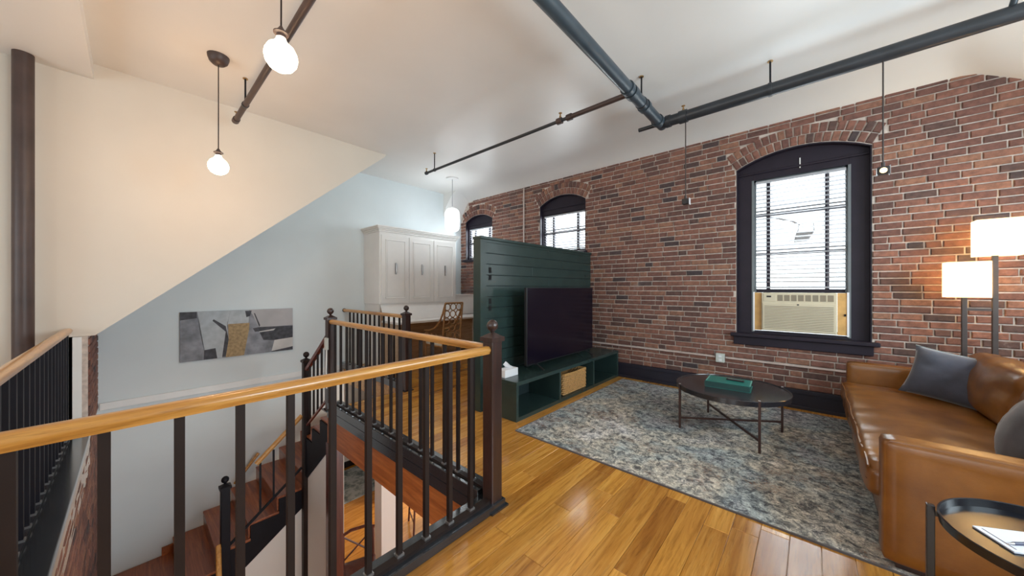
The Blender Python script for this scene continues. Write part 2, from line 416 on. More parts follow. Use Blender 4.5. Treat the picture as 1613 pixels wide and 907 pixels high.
def plank_mesh(L):
    k = round(L, 2)
    if k not in PM:
        w, l, c = pw / 2 - 0.0009, L / 2 - 0.0009, 0.0022
        me = MB().add([(-w, -l, -0.012), (w, -l, -0.012), (w, l, -0.012), (-w, l, -0.012), (-w, -l, -c), (w, -l, -c), (w, l, -c), (-w, l, -c), (-w + c, -l + c, 0), (w - c, -l + c, 0), (w - c, l - c, 0), (-w + c, l - c, 0)],
            [(0, 1, 5, 4), (1, 2, 6, 5), (2, 3, 7, 6), (3, 0, 4, 7), (4, 5, 9, 8), (5, 6, 10, 9), (6, 7, 11, 10), (7, 4, 8, 11), (8, 9, 10, 11)]).mesh('plank', ['floor_oak'])
        setattr_tone(me, [0.0] * len(me.polygons)); PM[k] = me
    return PM[k]
for (x, a, b) in spots[:285]:
    o = bpy.data.objects.new('plank', plank_mesh(b - a)); COL.objects.link(o); o.parent = floor
    WLOC[o] = Vector((x + pw / 2, (a + b) / 2, 0)); o.location = WLOC[o] - WLOC[floor]
jm = MB(); tones = []
for (x, a, b) in spots[285:]:
    jm.box(x + 0.0009, x + pw - 0.0009, a + 0.0009, b - 0.0009, -0.012, 0); tones += [rng.random()] * 6
o = jm.build('planks', 'floor_oak', floor); setattr_tone(o.data, tones); o['kind'] = 'stuff'

# ------------------------------------------------------------------ brick wall with three arched windows
# opening: x0, x1, sill z, spring z, rise
WIN = [(-0.745, 0.475, 0.80, 2.95, 0.16), (-3.95, -2.955, 2.07, 2.985, 0.15), (-6.14, -5.25, 2.07, 2.96, 0.13)]
def arch_geo(w):
    hw = (w[1] - w[0]) / 2; Rr = (hw * hw + w[4] * w[4]) / (2 * w[4]); return (w[0] + w[1]) / 2, w[3] + w[4] - Rr, Rr, hw
def arch_z(w, x):
    cx, cz, Rr, hw = arch_geo(w); return cz + math.sqrt(max(0, Rr * Rr - (x - cx) ** 2))
X0W, X1W = -6.42, 2.4
def wall_top(x):
    if x < -5.75: return 3.36 - 0.55 * ((-5.75 - x) / 0.55) ** 1.6
    if x > 1.10: return 3.42 - 0.62 * (x - 1.10) if x < 2.5 else 2.6
    return 3.42
bw = MB()
xs = sorted(set([X0W, X1W] + [w[0] for w in WIN] + [w[1] for w in WIN] + [w[0] + (w[1] - w[0]) * k / 14 for w in WIN for k in range(1, 14)]))
T = 0.34; FY = YB + 0.012
for a, b in zip(xs[:-1], xs[1:]):
    w = next((w for w in WIN if a >= w[0] - 1e-6 and b <= w[1] + 1e-6), None)
    if w is None: bw.box(a, b, FY, FY + T, -0.28, ZC + 0.1)
    else:
        bw.box(a, b, FY, FY + T, -0.28, w[2])
        za, zb = arch_z(w, a), arch_z(w, b)
        bw.prism([(a, za), (b, zb), (b, ZC + 0.1), (a, ZC + 0.1)], 1, FY, FY + T)
wall_back = struct(bw.build('wall_back', 'mortar', origin=(-2, FY, 0)))
ch = 0.0725; RING = 0.228
def variant(L, h, sd):
    rg = random.Random(sd); j = lambda s: rg.uniform(-s, s)
    l, hh, c, d = L / 2, h / 2, 0.006, 0.022
    vs = [(-l, d, -hh), (l, d, -hh), (l, d, hh), (-l, d, hh)]
    vs += [(x * l + j(.003), 0.004 + j(.001), z * hh + j(.002)) for x, z in ((-1, -1), (1, -1), (1, 1), (-1, 1))]
    vs += [(x * (l - c) + j(.004), -0.002 + j(.002), z * (hh - c) + j(.002)) for x, z in ((-1, -1), (1, -1), (1, 1), (-1, 1))]
    return vs, [(0, 1, 5, 4), (1, 2, 6, 5), (2, 3, 7, 6), (3, 0, 4, 7), (4, 5, 9, 8), (5, 6, 10, 9), (6, 7, 11, 10), (7, 4, 8, 11), (8, 9, 10, 11)]
BV = []
for k in range(16):
    vs, fs = variant(1.0, ch - 0.0125, k)
    vs = [(x if abs(x) < 0.45 else math.copysign(0.5, x) - math.copysign(0.028 if i >= 8 else 0.0, x), y, z) for i, (x, y, z) in enumerate(vs)]
    me = MB().add(vs, fs).mesh('brick', ['brick']); setattr_tone(me, [0.0] * len(me.polygons)); BV.append(me)
bricks = []      # (cx, cz, length, height, angle)
rb = random.Random(11)
nz = int(3.5 / ch)
for r in range(2, nz):
    zc = (r + 0.5) * ch
    x = X0W + (0.0 if r % 2 else -0.105) + rb.uniform(-0.02, 0.02)
    while x < X1W:
        L = rb.choice((0.2, 0.2, 0.205, 0.195, 0.2, 0.1)) + rb.uniform(-0.006, 0.006)
        a, b = max(x, X0W), min(x + L, X1W); x += L + 0.012
        segs = [(a, b)]
        for w in WIN:
            cx, cz, Rr, hw = arch_geo(w)
            zt = zc + ch / 2
            if zt > w[2] + 0.02 and zc < w[3] + 0.02: iv = (w[0], w[1])
            elif zc >= w[3] + 0.02:
                # keep clear of the arch ring: fan lines through the circle centre
                Ro = Rr + RING + 0.012
                dz = zc + ch * 0.15 - cz
                if dz < Ro: hx = min(math.sqrt(Ro * Ro - dz * dz), hw * (zc - cz) / (w[3] - cz) + 0.012)
                else: hx = 0
                iv = (cx - hx, cx + hx)
            else: iv = None
            if iv and iv[1] > iv[0]:
                ns = []
                for s0, s1 in segs:
                    if s0 < iv[0]: ns.append((s0, min(s1, iv[0] - 0.004)))
                    if s1 > iv[1]: ns.append((max(s0, iv[1] + 0.004), s1))
                segs = ns
        for s0, s1 in segs:
            top = max(wall_top(s0), wall_top(s1))
            if s1 - s0 > 0.025 and zc - ch / 2 < top + 0.02: bricks.append(((s0 + s1) / 2, zc, s1 - s0, ch - 0.0125, 0.0))
for w in WIN:
    cx, cz, Rr, hw = arch_geo(w); half = math.asin(hw / Rr)
    for ring in range(2):
        r0 = Rr + 0.007 + ring * 0.113; n = int(2 * half * (r0 + 0.05) / 0.074)
        for k in range(n):
            a = -half + 2 * half * (k + 0.5) / n
            rc = r0 + 0.051
            bricks.append((cx + rc * math.sin(a), cz + rc * math.cos(a), 0.102, 2 * half * rc / n - 0.014, math.pi / 2 - a))
def rank_brick(b):
    k = shows((b[0], YB, b[1])) * b[2] * b[3]
    if -6 < b[0] and b[0] * 2.66 / 5.24 < -1.45 and False: k = 0
    # behind the partition, the television bench or the sofa
    if b[0] < -2.95 and b[1] < 2.2: k *= 0.01
    if b[0] > 0.15 and b[1] < 0.7: k *= 0.01
    return k
bricks.sort(key=rank_brick, reverse=True)
for i, (cx, cz, L, h, ang) in enumerate(bricks[:290]):
    o = bpy.data.objects.new('brick', BV[i % 16]); COL.objects.link(o); o.parent = wall_back
    WLOC[o] = Vector((cx, YB + rb.uniform(-0.003, 0.003) - (0.002 if ang else 0), cz)); o.location = WLOC[o] - WLOC[wall_back]
    o.scale = (L, 1, h / (ch - 0.0125)); o.rotation_euler = (0, -ang, 0)
jm = MB(); tones = []
for i, (cx, cz, L, h, ang) in enumerate(bricks[290:]):
    vs, fs = variant(L, h, i); ca, sa = math.cos(ang), math.sin(ang); dy = rb.uniform(-0.003, 0.003) - (0.002 if ang else 0)
    jm.add([(cx + x * ca - z * sa, YB + y + dy, cz + x * sa + z * ca) for x, y, z in vs], fs); tones += [rb.random()] * len(fs)
o = jm.build('bricks', 'brick', wall_back); setattr_tone(o.data, tones); o['kind'] = 'stuff'

# ------------------------------------------------------------------ ceiling, walls
cl = MB()
prof = [(-0.25, ZC), (4.55, ZC), (4.8, ZC - 0.012), (5.0, ZC - 0.045), (5.15, ZC - 0.095), (5.30, ZC - 0.16)]
def zlow(x, z):
    if x > 1.0: return min(z, 3.60 - 0.62 * max(0, x - 0.85))
    if x < -5.75: return z - 0.50 * ((-5.75 - x) / 0.55) ** 1.6 * 0.0
    return z
gx = [-6.6, -5.5, -4, -2, 0, 0.6, 0.85, 0.95, 1.05, 1.2, 1.6, 2.0, 2.5]
gv = []; gf = []
for xx in gx:
    for (yy, zz) in prof:
        wgt = min(1.0, max(0.0, (yy - 4.5) / 0.7)); gv.append((xx, yy, zz + (zlow(xx, zz) - zz) * wgt))
for i in range(len(gx) - 1):
    for j in range(len(prof) - 1):
        a = i * len(prof) + j; gf.append((a, a + len(prof), a + len(prof) + 1, a + 1))
cl.add(gv, gf)
cl.add([(x, y, z + 0.25) for x, y, z in gv], [f[::-1] for f in gf])
cl.box(XS, 2.5, -3.3, -0.25, 3.42, ZC + 0.25)
ceiling = struct(cl.build('ceiling', 'ceiling_paint', smooth=30, origin=(-2, 2, ZC)))
# cove where the ceiling comes down into the far corner
cv = MB(); pts = []
for k in range(9):
    t = k / 8; pts.append((XF - 0.02 + 0.60 * t, 3.02 + 0.56 * (1 - (1 - t) ** 2.2)))
cv.prism(pts + [(XF - 0.02, ZC + 0.02)], 1, 4.72, YB + 0.03)
struct(cv.build('ceiling_cove', 'ceiling_paint', smooth=40))
# far wall (grey blue daylight side), thicker below the ledge
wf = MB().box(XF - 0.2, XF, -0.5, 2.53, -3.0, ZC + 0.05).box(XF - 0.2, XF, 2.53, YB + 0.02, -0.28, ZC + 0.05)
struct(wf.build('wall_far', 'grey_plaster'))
struct(MB().box(XF, XF + 0.022, -0.26, 2.50, -0.03, 0.055).build('trim_1', 'white_trim', bevel=0.004))
# stair enclosure: side face X = XS with sloping underside
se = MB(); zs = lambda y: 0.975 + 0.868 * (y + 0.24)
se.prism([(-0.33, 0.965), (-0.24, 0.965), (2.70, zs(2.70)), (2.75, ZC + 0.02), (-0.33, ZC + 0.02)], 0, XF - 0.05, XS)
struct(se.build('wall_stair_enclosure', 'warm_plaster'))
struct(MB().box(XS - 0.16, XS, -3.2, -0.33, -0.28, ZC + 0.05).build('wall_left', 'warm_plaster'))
struct(MB().box(XS - 0.02, XS + 0.012, -0.372, -0.318, 0.0, 0.96).build('trim_2', 'white_trim'))
wr_ = MB(); ed = [-3.3, 0.95, 2.25, 2.85, 4.15, YB + 0.3]
for i in range(5):
    if i % 2 == 0: wr_.box(2.4, 2.6, ed[i], ed[i + 1], -0.28, ZC + 0.1)
    else: wr_.box(2.4, 2.6, ed[i], ed[i + 1], -0.28, 1.1).box(2.4, 2.6, ed[i], ed[i + 1], 2.8, ZC + 0.1)
struct(wr_.build('wall_right', 'white_plaster'))
for n, wy in enumerate((1.6, 3.5)):  # unseen windows, added to let the side fill in
    f = MB()
    for s in (-1, 1): f.box(2.42, 2.5, wy + s * 0.65 - 0.03, wy + s * 0.65 + 0.03, 1.1, 2.8)
    f.box(2.44, 2.48, wy - 0.65, wy + 0.65, 1.93, 1.97).box(2.36, 2.5, wy - 0.7, wy + 0.7, 1.06, 1.1)
    struct(f.build('window_%d' % (n + 7), 'dark_trim'))
# unseen wall behind the camera, its three windows added to carry the fill
wb = MB(); Yb = -3.2; ed = [XS]
for wx in (-3.6, -1.2, 1.2): ed += [wx - 0.65, wx + 0.65]
ed.append(2.5)
for i in range(len(ed) - 1):
    if i % 2 == 0: wb.box(ed[i], ed[i + 1], Yb - 0.15, Yb, -0.28, ZC)
    else: wb.box(ed[i], ed[i + 1], Yb - 0.15, Yb, -0.28, 0.8).box(ed[i], ed[i + 1], Yb - 0.15, Yb, 2.7, ZC)
struct(wb.build('wall_front', 'white_plaster'))
for n, wx in enumerate((-3.6, -1.2, 1.2)):
    f = MB()
    for s in (-1, 1): f.box(wx + s * 0.65 - 0.03, wx + s * 0.65 + 0.03, Yb - 0.1, Yb + 0.02, 0.8, 2.7)
    f.box(wx - 0.65, wx + 0.65, Yb - 0.08, Yb - 0.04, 1.73, 1.78).box(wx - 0.7, wx + 0.7, Yb - 0.1, Yb + 0.06, 0.76, 0.8)
    struct(f.build('window_%d' % (n + 4), 'dark_trim'))
# baseboard of the brick wall
struct(MB().box(-2.82, 2.4, YB - 0.028, YB + 0.01, 0.0, 0.185).box(-2.82, 2.4, YB - 0.036, YB + 0.01, 0.175, 0.225).box(-2.82, 2.4, YB - 0.045, YB + 0.01, 0.0, 0.035)
       .build('baseboard_back', 'navy_board', bevel=0.004))
# brick face of the well under the left railing, and the pier that rises to the enclosure
pier = MB().box(XF, XS, HY0 - 0.25, HY0 - 0.012, -3.0, 0.964).box(XS, HX1 + 0.3, HY0 - 0.25, HY0 - 0.012, -3.0, -0.28)
wl = struct(pier.build('wall_well', 'mortar'))
jm = MB(); tones = []
for r in range(-41, 14):
    zc = (r + 0.5) * ch
    x = XF + (0 if r % 2 else -0.1)
    xe = XS if zc > -0.03 else HX1 + 0.2
    if -0.03 < zc + ch / 2 and zc < 0.0: continue
    while x < xe:
        a, b = max(XF + 0.002, x), min(x + 0.2, xe - 0.002); x += 0.21
        if b - a < 0.03 or zc > 0.94: continue
        vs, fs = variant(b - a, ch - 0.0125, r * 97 + int(x * 50)); cx = (a + b) / 2
        jm.add([(cx + X, HY0 - Y - 0.002, zc + Z) for X, Y, Z in vs], fs); tones += [rb.random()] * len(fs)
o = jm.build('bricks', 'brick', wl); setattr_tone(o.data, tones); o['kind'] = 'stuff'
# lower storey
struct(MB().box(-9.2, 1.0, -0.6, 8.0, -3.2, -3.0).build('floor_lower', 'floor_oak'))
struct(MB().box(-8.8, -8.6, 2.4, 8.0, -3.0, -0.28).build('wall_lower_far', 'white_plaster'))
struct(MB().box(-8.6, -8.57, 2.55, 8.0, -3.0, -2.86).build('baseboard_lower', 'black_plastic'))
struct(MB().box(-8.8, XF - 0.2, 2.35, 2.53, -3.0, -0.28).build('wall_lower_side', 'white_plaster'))
struct(MB().box(-9.2, XF - 0.2, 2.4, 8.0, -0.28, -0.2).build('ceiling_lower', 'white_plaster'))
struct(MB().box(-9.2, 1.0, 8.0, 8.2, -3.0, -0.28).build('wall_lower_back', 'white_plaster'))
struct(MB().box(-5.20, -4.98, 2.56, 2.86, -3.0, -0.285).build('wall_lower_pier', 'white_plaster'))
struct(MB().box(-6.8, -6.6, 3.42, 8.0, -3.0, -0.285).build('wall_lower_inner', 'white_plaster'))
struct(MB().box(-6.6, -6.57, 3.42, 8.0, -3.0, -2.84).build('baseboard_lower_inner', 'black_plastic'))
# ------------------------------------------------------------------ windows
def make_window(n, w, sash, cols, rows, casing_label):
    x0, x1, zs_, sp, rise = w; sx0, sx1, sz0, sz1 = sash
    yc = YB + 0.085
    root = struct(MB().box(x0 + 0.004, sx0, yc, yc + 0.06, zs_, sp + 0.02).box(sx1, x1 - 0.004, yc, yc + 0.06, zs_, sp + 0.02).build('window_%d' % n, 'dark_trim', bevel=0.004))
    # head board under the arch
    m = MB(); k = 12; top = [(x0 + 0.004 + (x1 - x0 - 0.008) * i / k, arch_z(w, x0 + (x1 - x0) * i / k) - 0.003) for i in range(k + 1)]
    m.prism([(sx0 - 0.001, sz1), (sx1 + 0.001, sz1), (sx1 + 0.001, sp - 0.06), (x1 - 0.004, sp - 0.06)] + top[::-1] + [(x0 + 0.004, sp - 0.06), (sx0 - 0.001, sp - 0.06)], 1, yc - 0.002, yc + 0.06)
    m.build('head_board', 'dark_trim', root)
    # reveal lining
    m = MB().box(x0, x0 + 0.012, YB + 0.012, yc + 0.1, zs_, sp).box(x1 - 0.012, x1, YB + 0.012, yc + 0.1, zs_, sp)
    m.build('reveal_lining', 'dark_trim', root)
    m = MB()
    for i in range(k):
        (a, za), (b, zb) = top[i], top[i + 1]
        m.prism([(a, za - 0.012), (b, zb - 0.012), (b, zb + 0.003), (a, za + 0.003)], 1, YB + 0.006, yc)
    m.build('arch_lining', 'dark_trim', root)
    # moulding on the head board
    MB().box(x0 + 0.01, x1 - 0.01, yc - 0.02, yc, sp - 0.075, sp - 0.05).build('head_moulding', 'dark_trim', root, bevel=0.006)
    # sash frame
    fw = 0.028; m = MB(); ys = yc + 0.035
    m.box(sx0, sx0 + fw, ys, ys + 0.045, sz0, sz1).box(sx1 - fw, sx1, ys, ys + 0.045, sz0, sz1).box(sx0, sx1, ys, ys + 0.045, sz1 - fw, sz1).box(sx0, sx1, ys, ys + 0.045, sz0, sz0 + fw)
    m.build('sash', 'dark_trim' if n > 1 else 'sash_grey', root, bevel=0.003)
    if sz0 < 1: MB().box(sx0, sx1, ys - 0.03, ys + 0.06, 0.835, sz0 - 0.012).build('sill_board', 'dark_trim', root)
    for cx in cols: MB().box(cx - 0.019, cx + 0.019, ys - 0.004, ys + 0.04, sz0 + fw, sz1 - fw).build('muntin', 'dark_trim', root)
    for (cz, th) in rows: MB().box(sx0 + fw, sx1 - fw, ys - 0.002, ys + 0.042, cz - th, cz + th).build('meeting_rail', 'dark_trim', root)
    ex = [sx0 + fw] + list(cols) + [sx1 - fw]; ez = [sz0 + fw] + sorted(c for c, t in rows) + [sz1 - fw]
    for a, b in zip(ex[:-1], ex[1:]):
        for c, d in zip(ez[:-1], ez[1:]): MB().box(a, b, ys + 0.02, ys + 0.024, c, d).build('pane', 'window_glass', root)
    return root, yc
plain('sash_grey', (0.14, 0.16, 0.17), 0.35, var=0.1)
w1, yc1 = make_window(1, WIN[0], (-0.57, 0.303, 0.885, 2.80), (-0.42, 0.126), ((1.385, 0.022), (1.85, 0.016), (2.35, 0.020)), '')
MB().box(-0.80, 0.53, YB - 0.075, YB + 0.13, 0.80, 0.842).build('stool', 'dark_trim', w1, bevel=0.008)
MB().box(-0.77, 0.485, YB - 0.03, YB + 0.012, 0.695, 0.80).build('apron', 'dark_trim', w1, bevel=0.006)
for sx in (-0.575, 0.308): MB().box(sx - 0.012, sx + 0.012, yc1 - 0.008, yc1 + 0.01, 0.86, 2.80).build('stop_bead', 'sash_grey', w1)
MB().box(-0.118, -0.108, yc1 - 0.012, yc1, 2.86, 2.98).build('cord_cleat', 'white_trim', w1)
w2, yc2 = make_window(2, WIN[1], (-3.915, -2.985, 2.10, 2.82), (-3.70, -3.17), ((2.47, 0.022),), '')
w3, yc3 = make_window(3, WIN[2], (-6.10, -5.285, 2.10, 2.82), (-5.92, -5.45), ((2.47, 0.022),), '')
for w, r in ((WIN[1], w2), (WIN[2], w3)): MB().box(w[0] - 0.04, w[1] + 0.04, YB - 0.05, YB + 0.13, 2.03, 2.075).build('stool', 'dark_trim', r, bevel=0.006)
def blind(loc, x0, x1, z0, z1, y, label, pitch=0.05):
    t = thing('venetian_blind', loc, label, 'blind', 'blinds in the arched windows')
    MB().box(x0, x1, y - 0.018, y + 0.018, z1 - 0.03, z1).build('head_rail', 'blind_white', t)
    z = z1 - 0.03 - pitch; a = math.radians(-19); s0 = None
    while z > z0 + 0.03:
        if s0 is None:
            m = MB(); dy, dz = 0.0170 * math.cos(a), 0.0170 * math.sin(a)
            m.add([(x0, y - dy, z - dz), (x1, y - dy, z - dz), (x1, y + dy, z + dz), (x0, y + dy, z + dz), (x0, y - dy, z - dz + .0022), (x1, y - dy, z - dz + .0022), (x1, y + dy, z + dz + .0022), (x0, y + dy, z + dz + .0022)],
                  [(0, 3, 2, 1), (4, 5, 6, 7), (0, 1, 5, 4), (1, 2, 6, 5), (2, 3, 7, 6), (3, 0, 4, 7)])
            s0 = m.build('slat', 'blind_white', t); sp0 = WLOC[s0].copy(); zz = z
        else: copy_at(s0, t, sp0 + Vector((0, 0, z - zz)))
        z -= pitch
    MB().box(x0, x1, y - 0.014, y + 0.014, z0, z0 + 0.018).build('bottom_rail', 'blind_white', t)
    for f in (0.18, 0.82):
        xx = x0 + (x1 - x0) * f; MB().tube([(xx, y - 0.02, z0), (xx, y - 0.02, z1)], 0.0012, 5).build('ladder_cord', 'blind_white', t)
    return t
blind((-0.13, yc1 + 0.012, 1.42), -0.545, 0.28, 1.42, 2.775, yc1 + 0.012, 'white slatted blind in the big window above the air conditioner')
blind((-3.45, yc2 + 0.012, 2.13), -3.89, -3.01, 2.13, 2.80, yc2 + 0.012, 'white slatted blind in the middle window above the green partition')
blind((-5.69, yc3 + 0.012, 2.13), -6.07, -5.31, 2.13, 2.80, yc3 + 0.012, 'white slatted blind in the small corner window beside the glass pendant')
# air conditioner in the big window, between two pine fillers
t = thing('air_conditioner', (-0.13, yc1, 0.885), 'beige window air conditioner with pine fillers under the raised sash', 'air conditioner')
ax0, ax1, ay = -0.482, 0.208, yc1 - 0.045
MB().box(ax0, ax1, ay, yc1 + 0.42, 0.89, 1.362).build('body', 'ac_beige', t, bevel=0.008)
for a, b in ((-0.56, ax0 - 0.004), (ax1 + 0.004, 0.295)): MB().box(a, b, yc1 - 0.004, yc1 + 0.03, 0.885, 1.362).build('side_filler', 'pine', t)
MB().box(-0.572, -0.556, yc1 - 0.012, yc1 + 0.03, 0.872, 1.37).build('filler_frame', 'paper', t); MB().box(0.288, 0.306, yc1 - 0.012, yc1 + 0.03, 0.872, 1.37).build('filler_frame', 'paper', t)
MB().box(-0.46, -0.335, ay - 0.004, ay, 1.255, 1.345).build('control_panel', 'ac_beige', t, bevel=0.003)
MB().box(-0.43, -0.385, ay - 0.007, ay - 0.003, 1.305, 1.325).build('display', 'black_plastic', t)
for k in range(8):
    xx = -0.322 + k * 0.0645
    MB().box(xx, xx + 0.050, ay - 0.003, ay + 0.001, 1.262, 1.335).build('air_outlet', 'ac_shadow', t)
gr = MB().box(ax0 + 0.012, ax1 - 0.012, ay - 0.006, ay, 0.905, 1.235).build('front_grille', 'ac_beige', t, bevel=0.004)
sl = None
for k in range(15):
    z = 0.925 + k * 0.019
    if sl is None: sl = MB().box(ax0 + 0.03, ax1 - 0.03, ay - 0.009, ay - 0.005, z, z + 0.007).build('louvre', 'ac_shadow', gr); z00 = z; p00 = WLOC[sl].copy()
    else: copy_at(sl, gr, p00 + Vector((0, 0, z - z00)))
MB().box(-0.14, -0.12, ay - 0.009, ay - 0.005, 1.212, 1.226).build('badge', 'black_plastic', t)
MB().box(0.265, 0.280, yc1 - 0.014, yc1 - 0.002, 1.10, 1.125).build('latch', 'iron_black', t)
# lamp outside, fixed to the outer face of the wall
t = thing('outdoor_lamp', (-0.40, 5.62, 2.40), 'grey outdoor lamp on a curved arm seen through the big window', 'lamp')
MB().tube([(-0.82, 5.58, 2.36), (-0.76, 5.8, 2.46), (-0.50, 6.0, 2.44), (-0.35, 6.1, 2.40), (-0.22, 6.15, 2.36), (-0.13, 6.18, 2.30)], 0.012, 8).build('arm', 'outdoor_grey', t, smooth=True)
MB().prism([(-0.20, 2.06), (-0.05, 2.07), (0.02, 2.19), (-0.17, 2.20)], 1, 6.12, 6.26).build('lamp_head', 'outdoor_grey', t, bevel=0.01)
m = MB().tube([(-0.155, 6.18, 2.19), (-0.145, 6.18, 2.31), (0.01, 6.18, 2.31), (0.015, 6.18, 2.19)], 0.007, 6); m.build('bracket', 'outdoor_grey', t)

# ------------------------------------------------------------------ conduit and outlet on the brick
t = thing('conduit', (-1.2, YB - 0.02, 0.495), 'thin painted conduit running along the brick wall above the baseboard', 'conduit')
MB().tube([(-2.80, YB - 0.018, 0.495), (-0.98, YB - 0.018, 0.495)], 0.011, 8).build('tube', 'conduit_paint', t, smooth=True)
MB().tube([(-0.86, YB - 0.018, 0.495), (0.9, YB - 0.018, 0.495)], 0.011, 8).build('tube', 'conduit_paint', t, smooth=True)
t = thing('wall_outlet', (-0.92, YB - 0.03, 0.43), 'grey metal outlet box on the brick wall behind the coffee table', 'outlet')
MB().box(-0.97, -0.87, YB - 0.05, YB + 0.005, 0.432, 0.548).build('box', 'outlet_plate', t, bevel=0.005)
for z in (0.462, 0.512): MB().box(-0.938, -0.902, YB - 0.056, YB - 0.05, z - 0.014, z + 0.014).build('socket', 'paper', t, bevel=0.003)
t = tag(MB().tube([(-4.33, YB - 0.02, 2.0), (-4.33, YB - 0.02, 3.42)], 0.016, 8).build('conduit', 'conduit_paint', smooth=True), 'vertical painted conduit on the brick between the two smaller windows', 'conduit')

# ------------------------------------------------------------------ railings round the well
RZ = 1.021
def newel(parent, x, y, z0, z1, mat='newel_wood', w=0.088, ball=True, base=True):
    h = w / 2
    n = MB().box(x - h, x + h, y - h, y + h, z0, z1).build('newel_post', mat, parent, bevel=0.006)
    MB().box(x - h - .012, x + h + .012, y - h - .012, y + h + .012, z1, z1 + 0.028).add([(x - h - .008, y - h - .008, z1 + .028), (x + h + .008, y - h - .008, z1 + .028), (x + h + .008, y + h + .008, z1 + .028), (x - h - .008, y + h + .008, z1 + .028), (x, y, z1 + .062)],
        [(0, 1, 4), (1, 2, 4), (2, 3, 4), (3, 0, 4)]).build('cap', mat, n)
    if ball: MB().lathe([(0.014, 0.04), (0.012, 0.062), (0.020, 0.068), (0.033, 0.082), (0.0375, 0.100), (0.033, 0.120), (0.018, 0.135), (0.004, 0.139)], (x, y, z1), 16).build('ball_finial', mat, n, smooth=60)
    if base: MB().box(x - h - .03, x + h + .03, y - h - .03, y + h + .03, z0, z0 + 0.012).build('base_plate', 'curb_black', n)
    return n
def handrail(parent, p0, p1, mat, name='handrail'):
    m = MB(); p0, p1 = Vector(p0), Vector(p1); t = (p1 - p0).normalized(); sd = t.cross(Vector((0, 0, 1))).normalized(); u = sd.cross(t)
    prof = [(-0.022, -0.022), (0.022, -0.022), (0.024, -0.012), (0.030, -0.004), (0.031, 0.008), (0.024, 0.020), (0.011, 0.0265), (-0.011, 0.0265), (-0.024, 0.020), (-0.031, 0.008), (-0.030, -0.004), (-0.024, -0.012)]
    n = len(prof); vs = [p + sd * a + u * b for p in (p0, p1) for a, b in prof]
    m.add(vs, [tuple(range(n))[::-1], tuple(range(n, 2 * n))] + [(i, (i + 1) % n, n + (i + 1) % n, n + i) for i in range(n)])
    return m.build(name, mat, parent, smooth=50)
def balusters(parent, pts, z0, z1, mat, w=0.023):
    h = w / 2; b0 = None
    for (x, y) in pts:
        if b0 is None:
            b0 = MB().box(x - h, x + h, y - h, y + h, z0, z1).build('baluster', mat, parent); p = WLOC[b0].copy()
            sh = MB().box(x - h - .006, x + h + .006, y - h - .006, y + h + .006, z0, z0 + 0.012).build('shoe', 'steel', b0); sx, sy = x, y
        else:
            c = copy_at(b0, parent, p + Vector((x - sx, y - sy, 0)))
            d = sh.copy(); COL.objects.link(d); d.parent = c
# A: near run, along Y at X = XA
XA, YA = -1.56, 1.56
ra = thing('stair_railing', (XA, 0.6, 0), 'nearest railing crossing the left foreground, oak handrail on dark square balusters', 'railing', 'railings around the stairwell')
newel(ra, XA, YA, 0.0, 1.075, w=0.09)
handrail(ra, (XA, YA - 0.03, RZ), (XA, -0.37, RZ), 'rail_oak')
balusters(ra, [(XA, YA - 0.189 - 0.1585 * k) for k in range(11)], 0.070, RZ - 0.02, 'iron_brown', 0.025)
MB().box(XA - 0.09, XA + 0.062, -0.46, YA + 0.06, 0.0, 0.050).build('curb', 'curb_black', ra, bevel=0.004)
MB().box(XA - 0.015, XA + 0.030, -0.35, YA - 0.045, 0.050, 0.070).build('bottom_rail', 'iron_brown', ra)
# B: along X at Y = YA
rbx = thing('stair_railing', (-2.9, YA, 0), 'middle railing from the corner post to the post with the outlet', 'railing', 'railings around the stairwell')
X2 = -4.27
newel(rbx, X2, YA, -0.02, 1.045)
handrail(rbx, (XA - 0.01, YA, RZ + 0.002), (X2 + 0.03, YA, RZ + 0.002), 'rail_oak_x')
balusters(rbx, [(XA - 0.19 - 0.1585 * k, YA) for k in range(16)], 0.10, RZ - 0.02, 'iron_brown', 0.022)
MB().box(X2 + 0.05, XA - 0.09, YA - 0.05, YA + 0.09, 0.0, 0.085).build('curb', 'curb_black', rbx, bevel=0.004)
MB().box(X2 + 0.05, XA - 0.05, YA - 0.012, YA + 0.03, 0.085, 0.10).build('bottom_rail', 'iron_brown', rbx)
# C: along X at Y = 2.53, from the third post to the far wall
rc = thing('stair_railing', (-5.2, 2.53, 0), 'farthest railing ending at the far wall below the white cabinet', 'railing', 'railings around the stairwell')
newel(rc, -4.22, 2.53, 0.0, 1.04)
handrail(rc, (-4.25, 2.53, RZ), (XF + 0.03, 2.53, RZ), 'rail_oak_x')
balusters(rc, [(-4.40 - 0.15 * k, 2.53) for k in range(12)], 0.10, RZ - 0.02, 'iron_brown', 0.022)
MB().box(XF, -4.27, 2.47, 2.60, 0.0, 0.10).build('curb', 'curb_black', rc, bevel=0.004)
m = MB().sphere((XF + 0.02, 2.53, RZ), 0.035, 12, 8); m.build('wall_rosette', 'iron_brown', rc, smooth=60)
# D: left run, along X at Y = YL
YL = -0.40
rd = thing('stair_railing', (-3.6, YL, 0), 'left railing of closely seen black balusters over the brick well face', 'railing', 'railings around the stairwell')
newel(rd, XA, -0.40, 0.0, 1.075, w=0.09)
handrail(rd, (XS + 0.02, YL, RZ), (XA - 0.03, YL, RZ), 'rail_oak_x')
balusters(rd, [(XS + 0.10 + 0.1585 * k, YL) for k in range(22)], 0.070, RZ - 0.02, 'iron_black', 0.027)
MB().box(XS + 0.015, XA - 0.09, YL - 0.06, HY0 + 0.004, 0.0, 0.050).build('curb', 'curb_black', rd, bevel=0.004)
MB().box(XS + 0.015, XA - 0.045, YL - 0.018, YL + 0.018, 0.050, 0.070).build('bottom_rail', 'iron_black', rd)
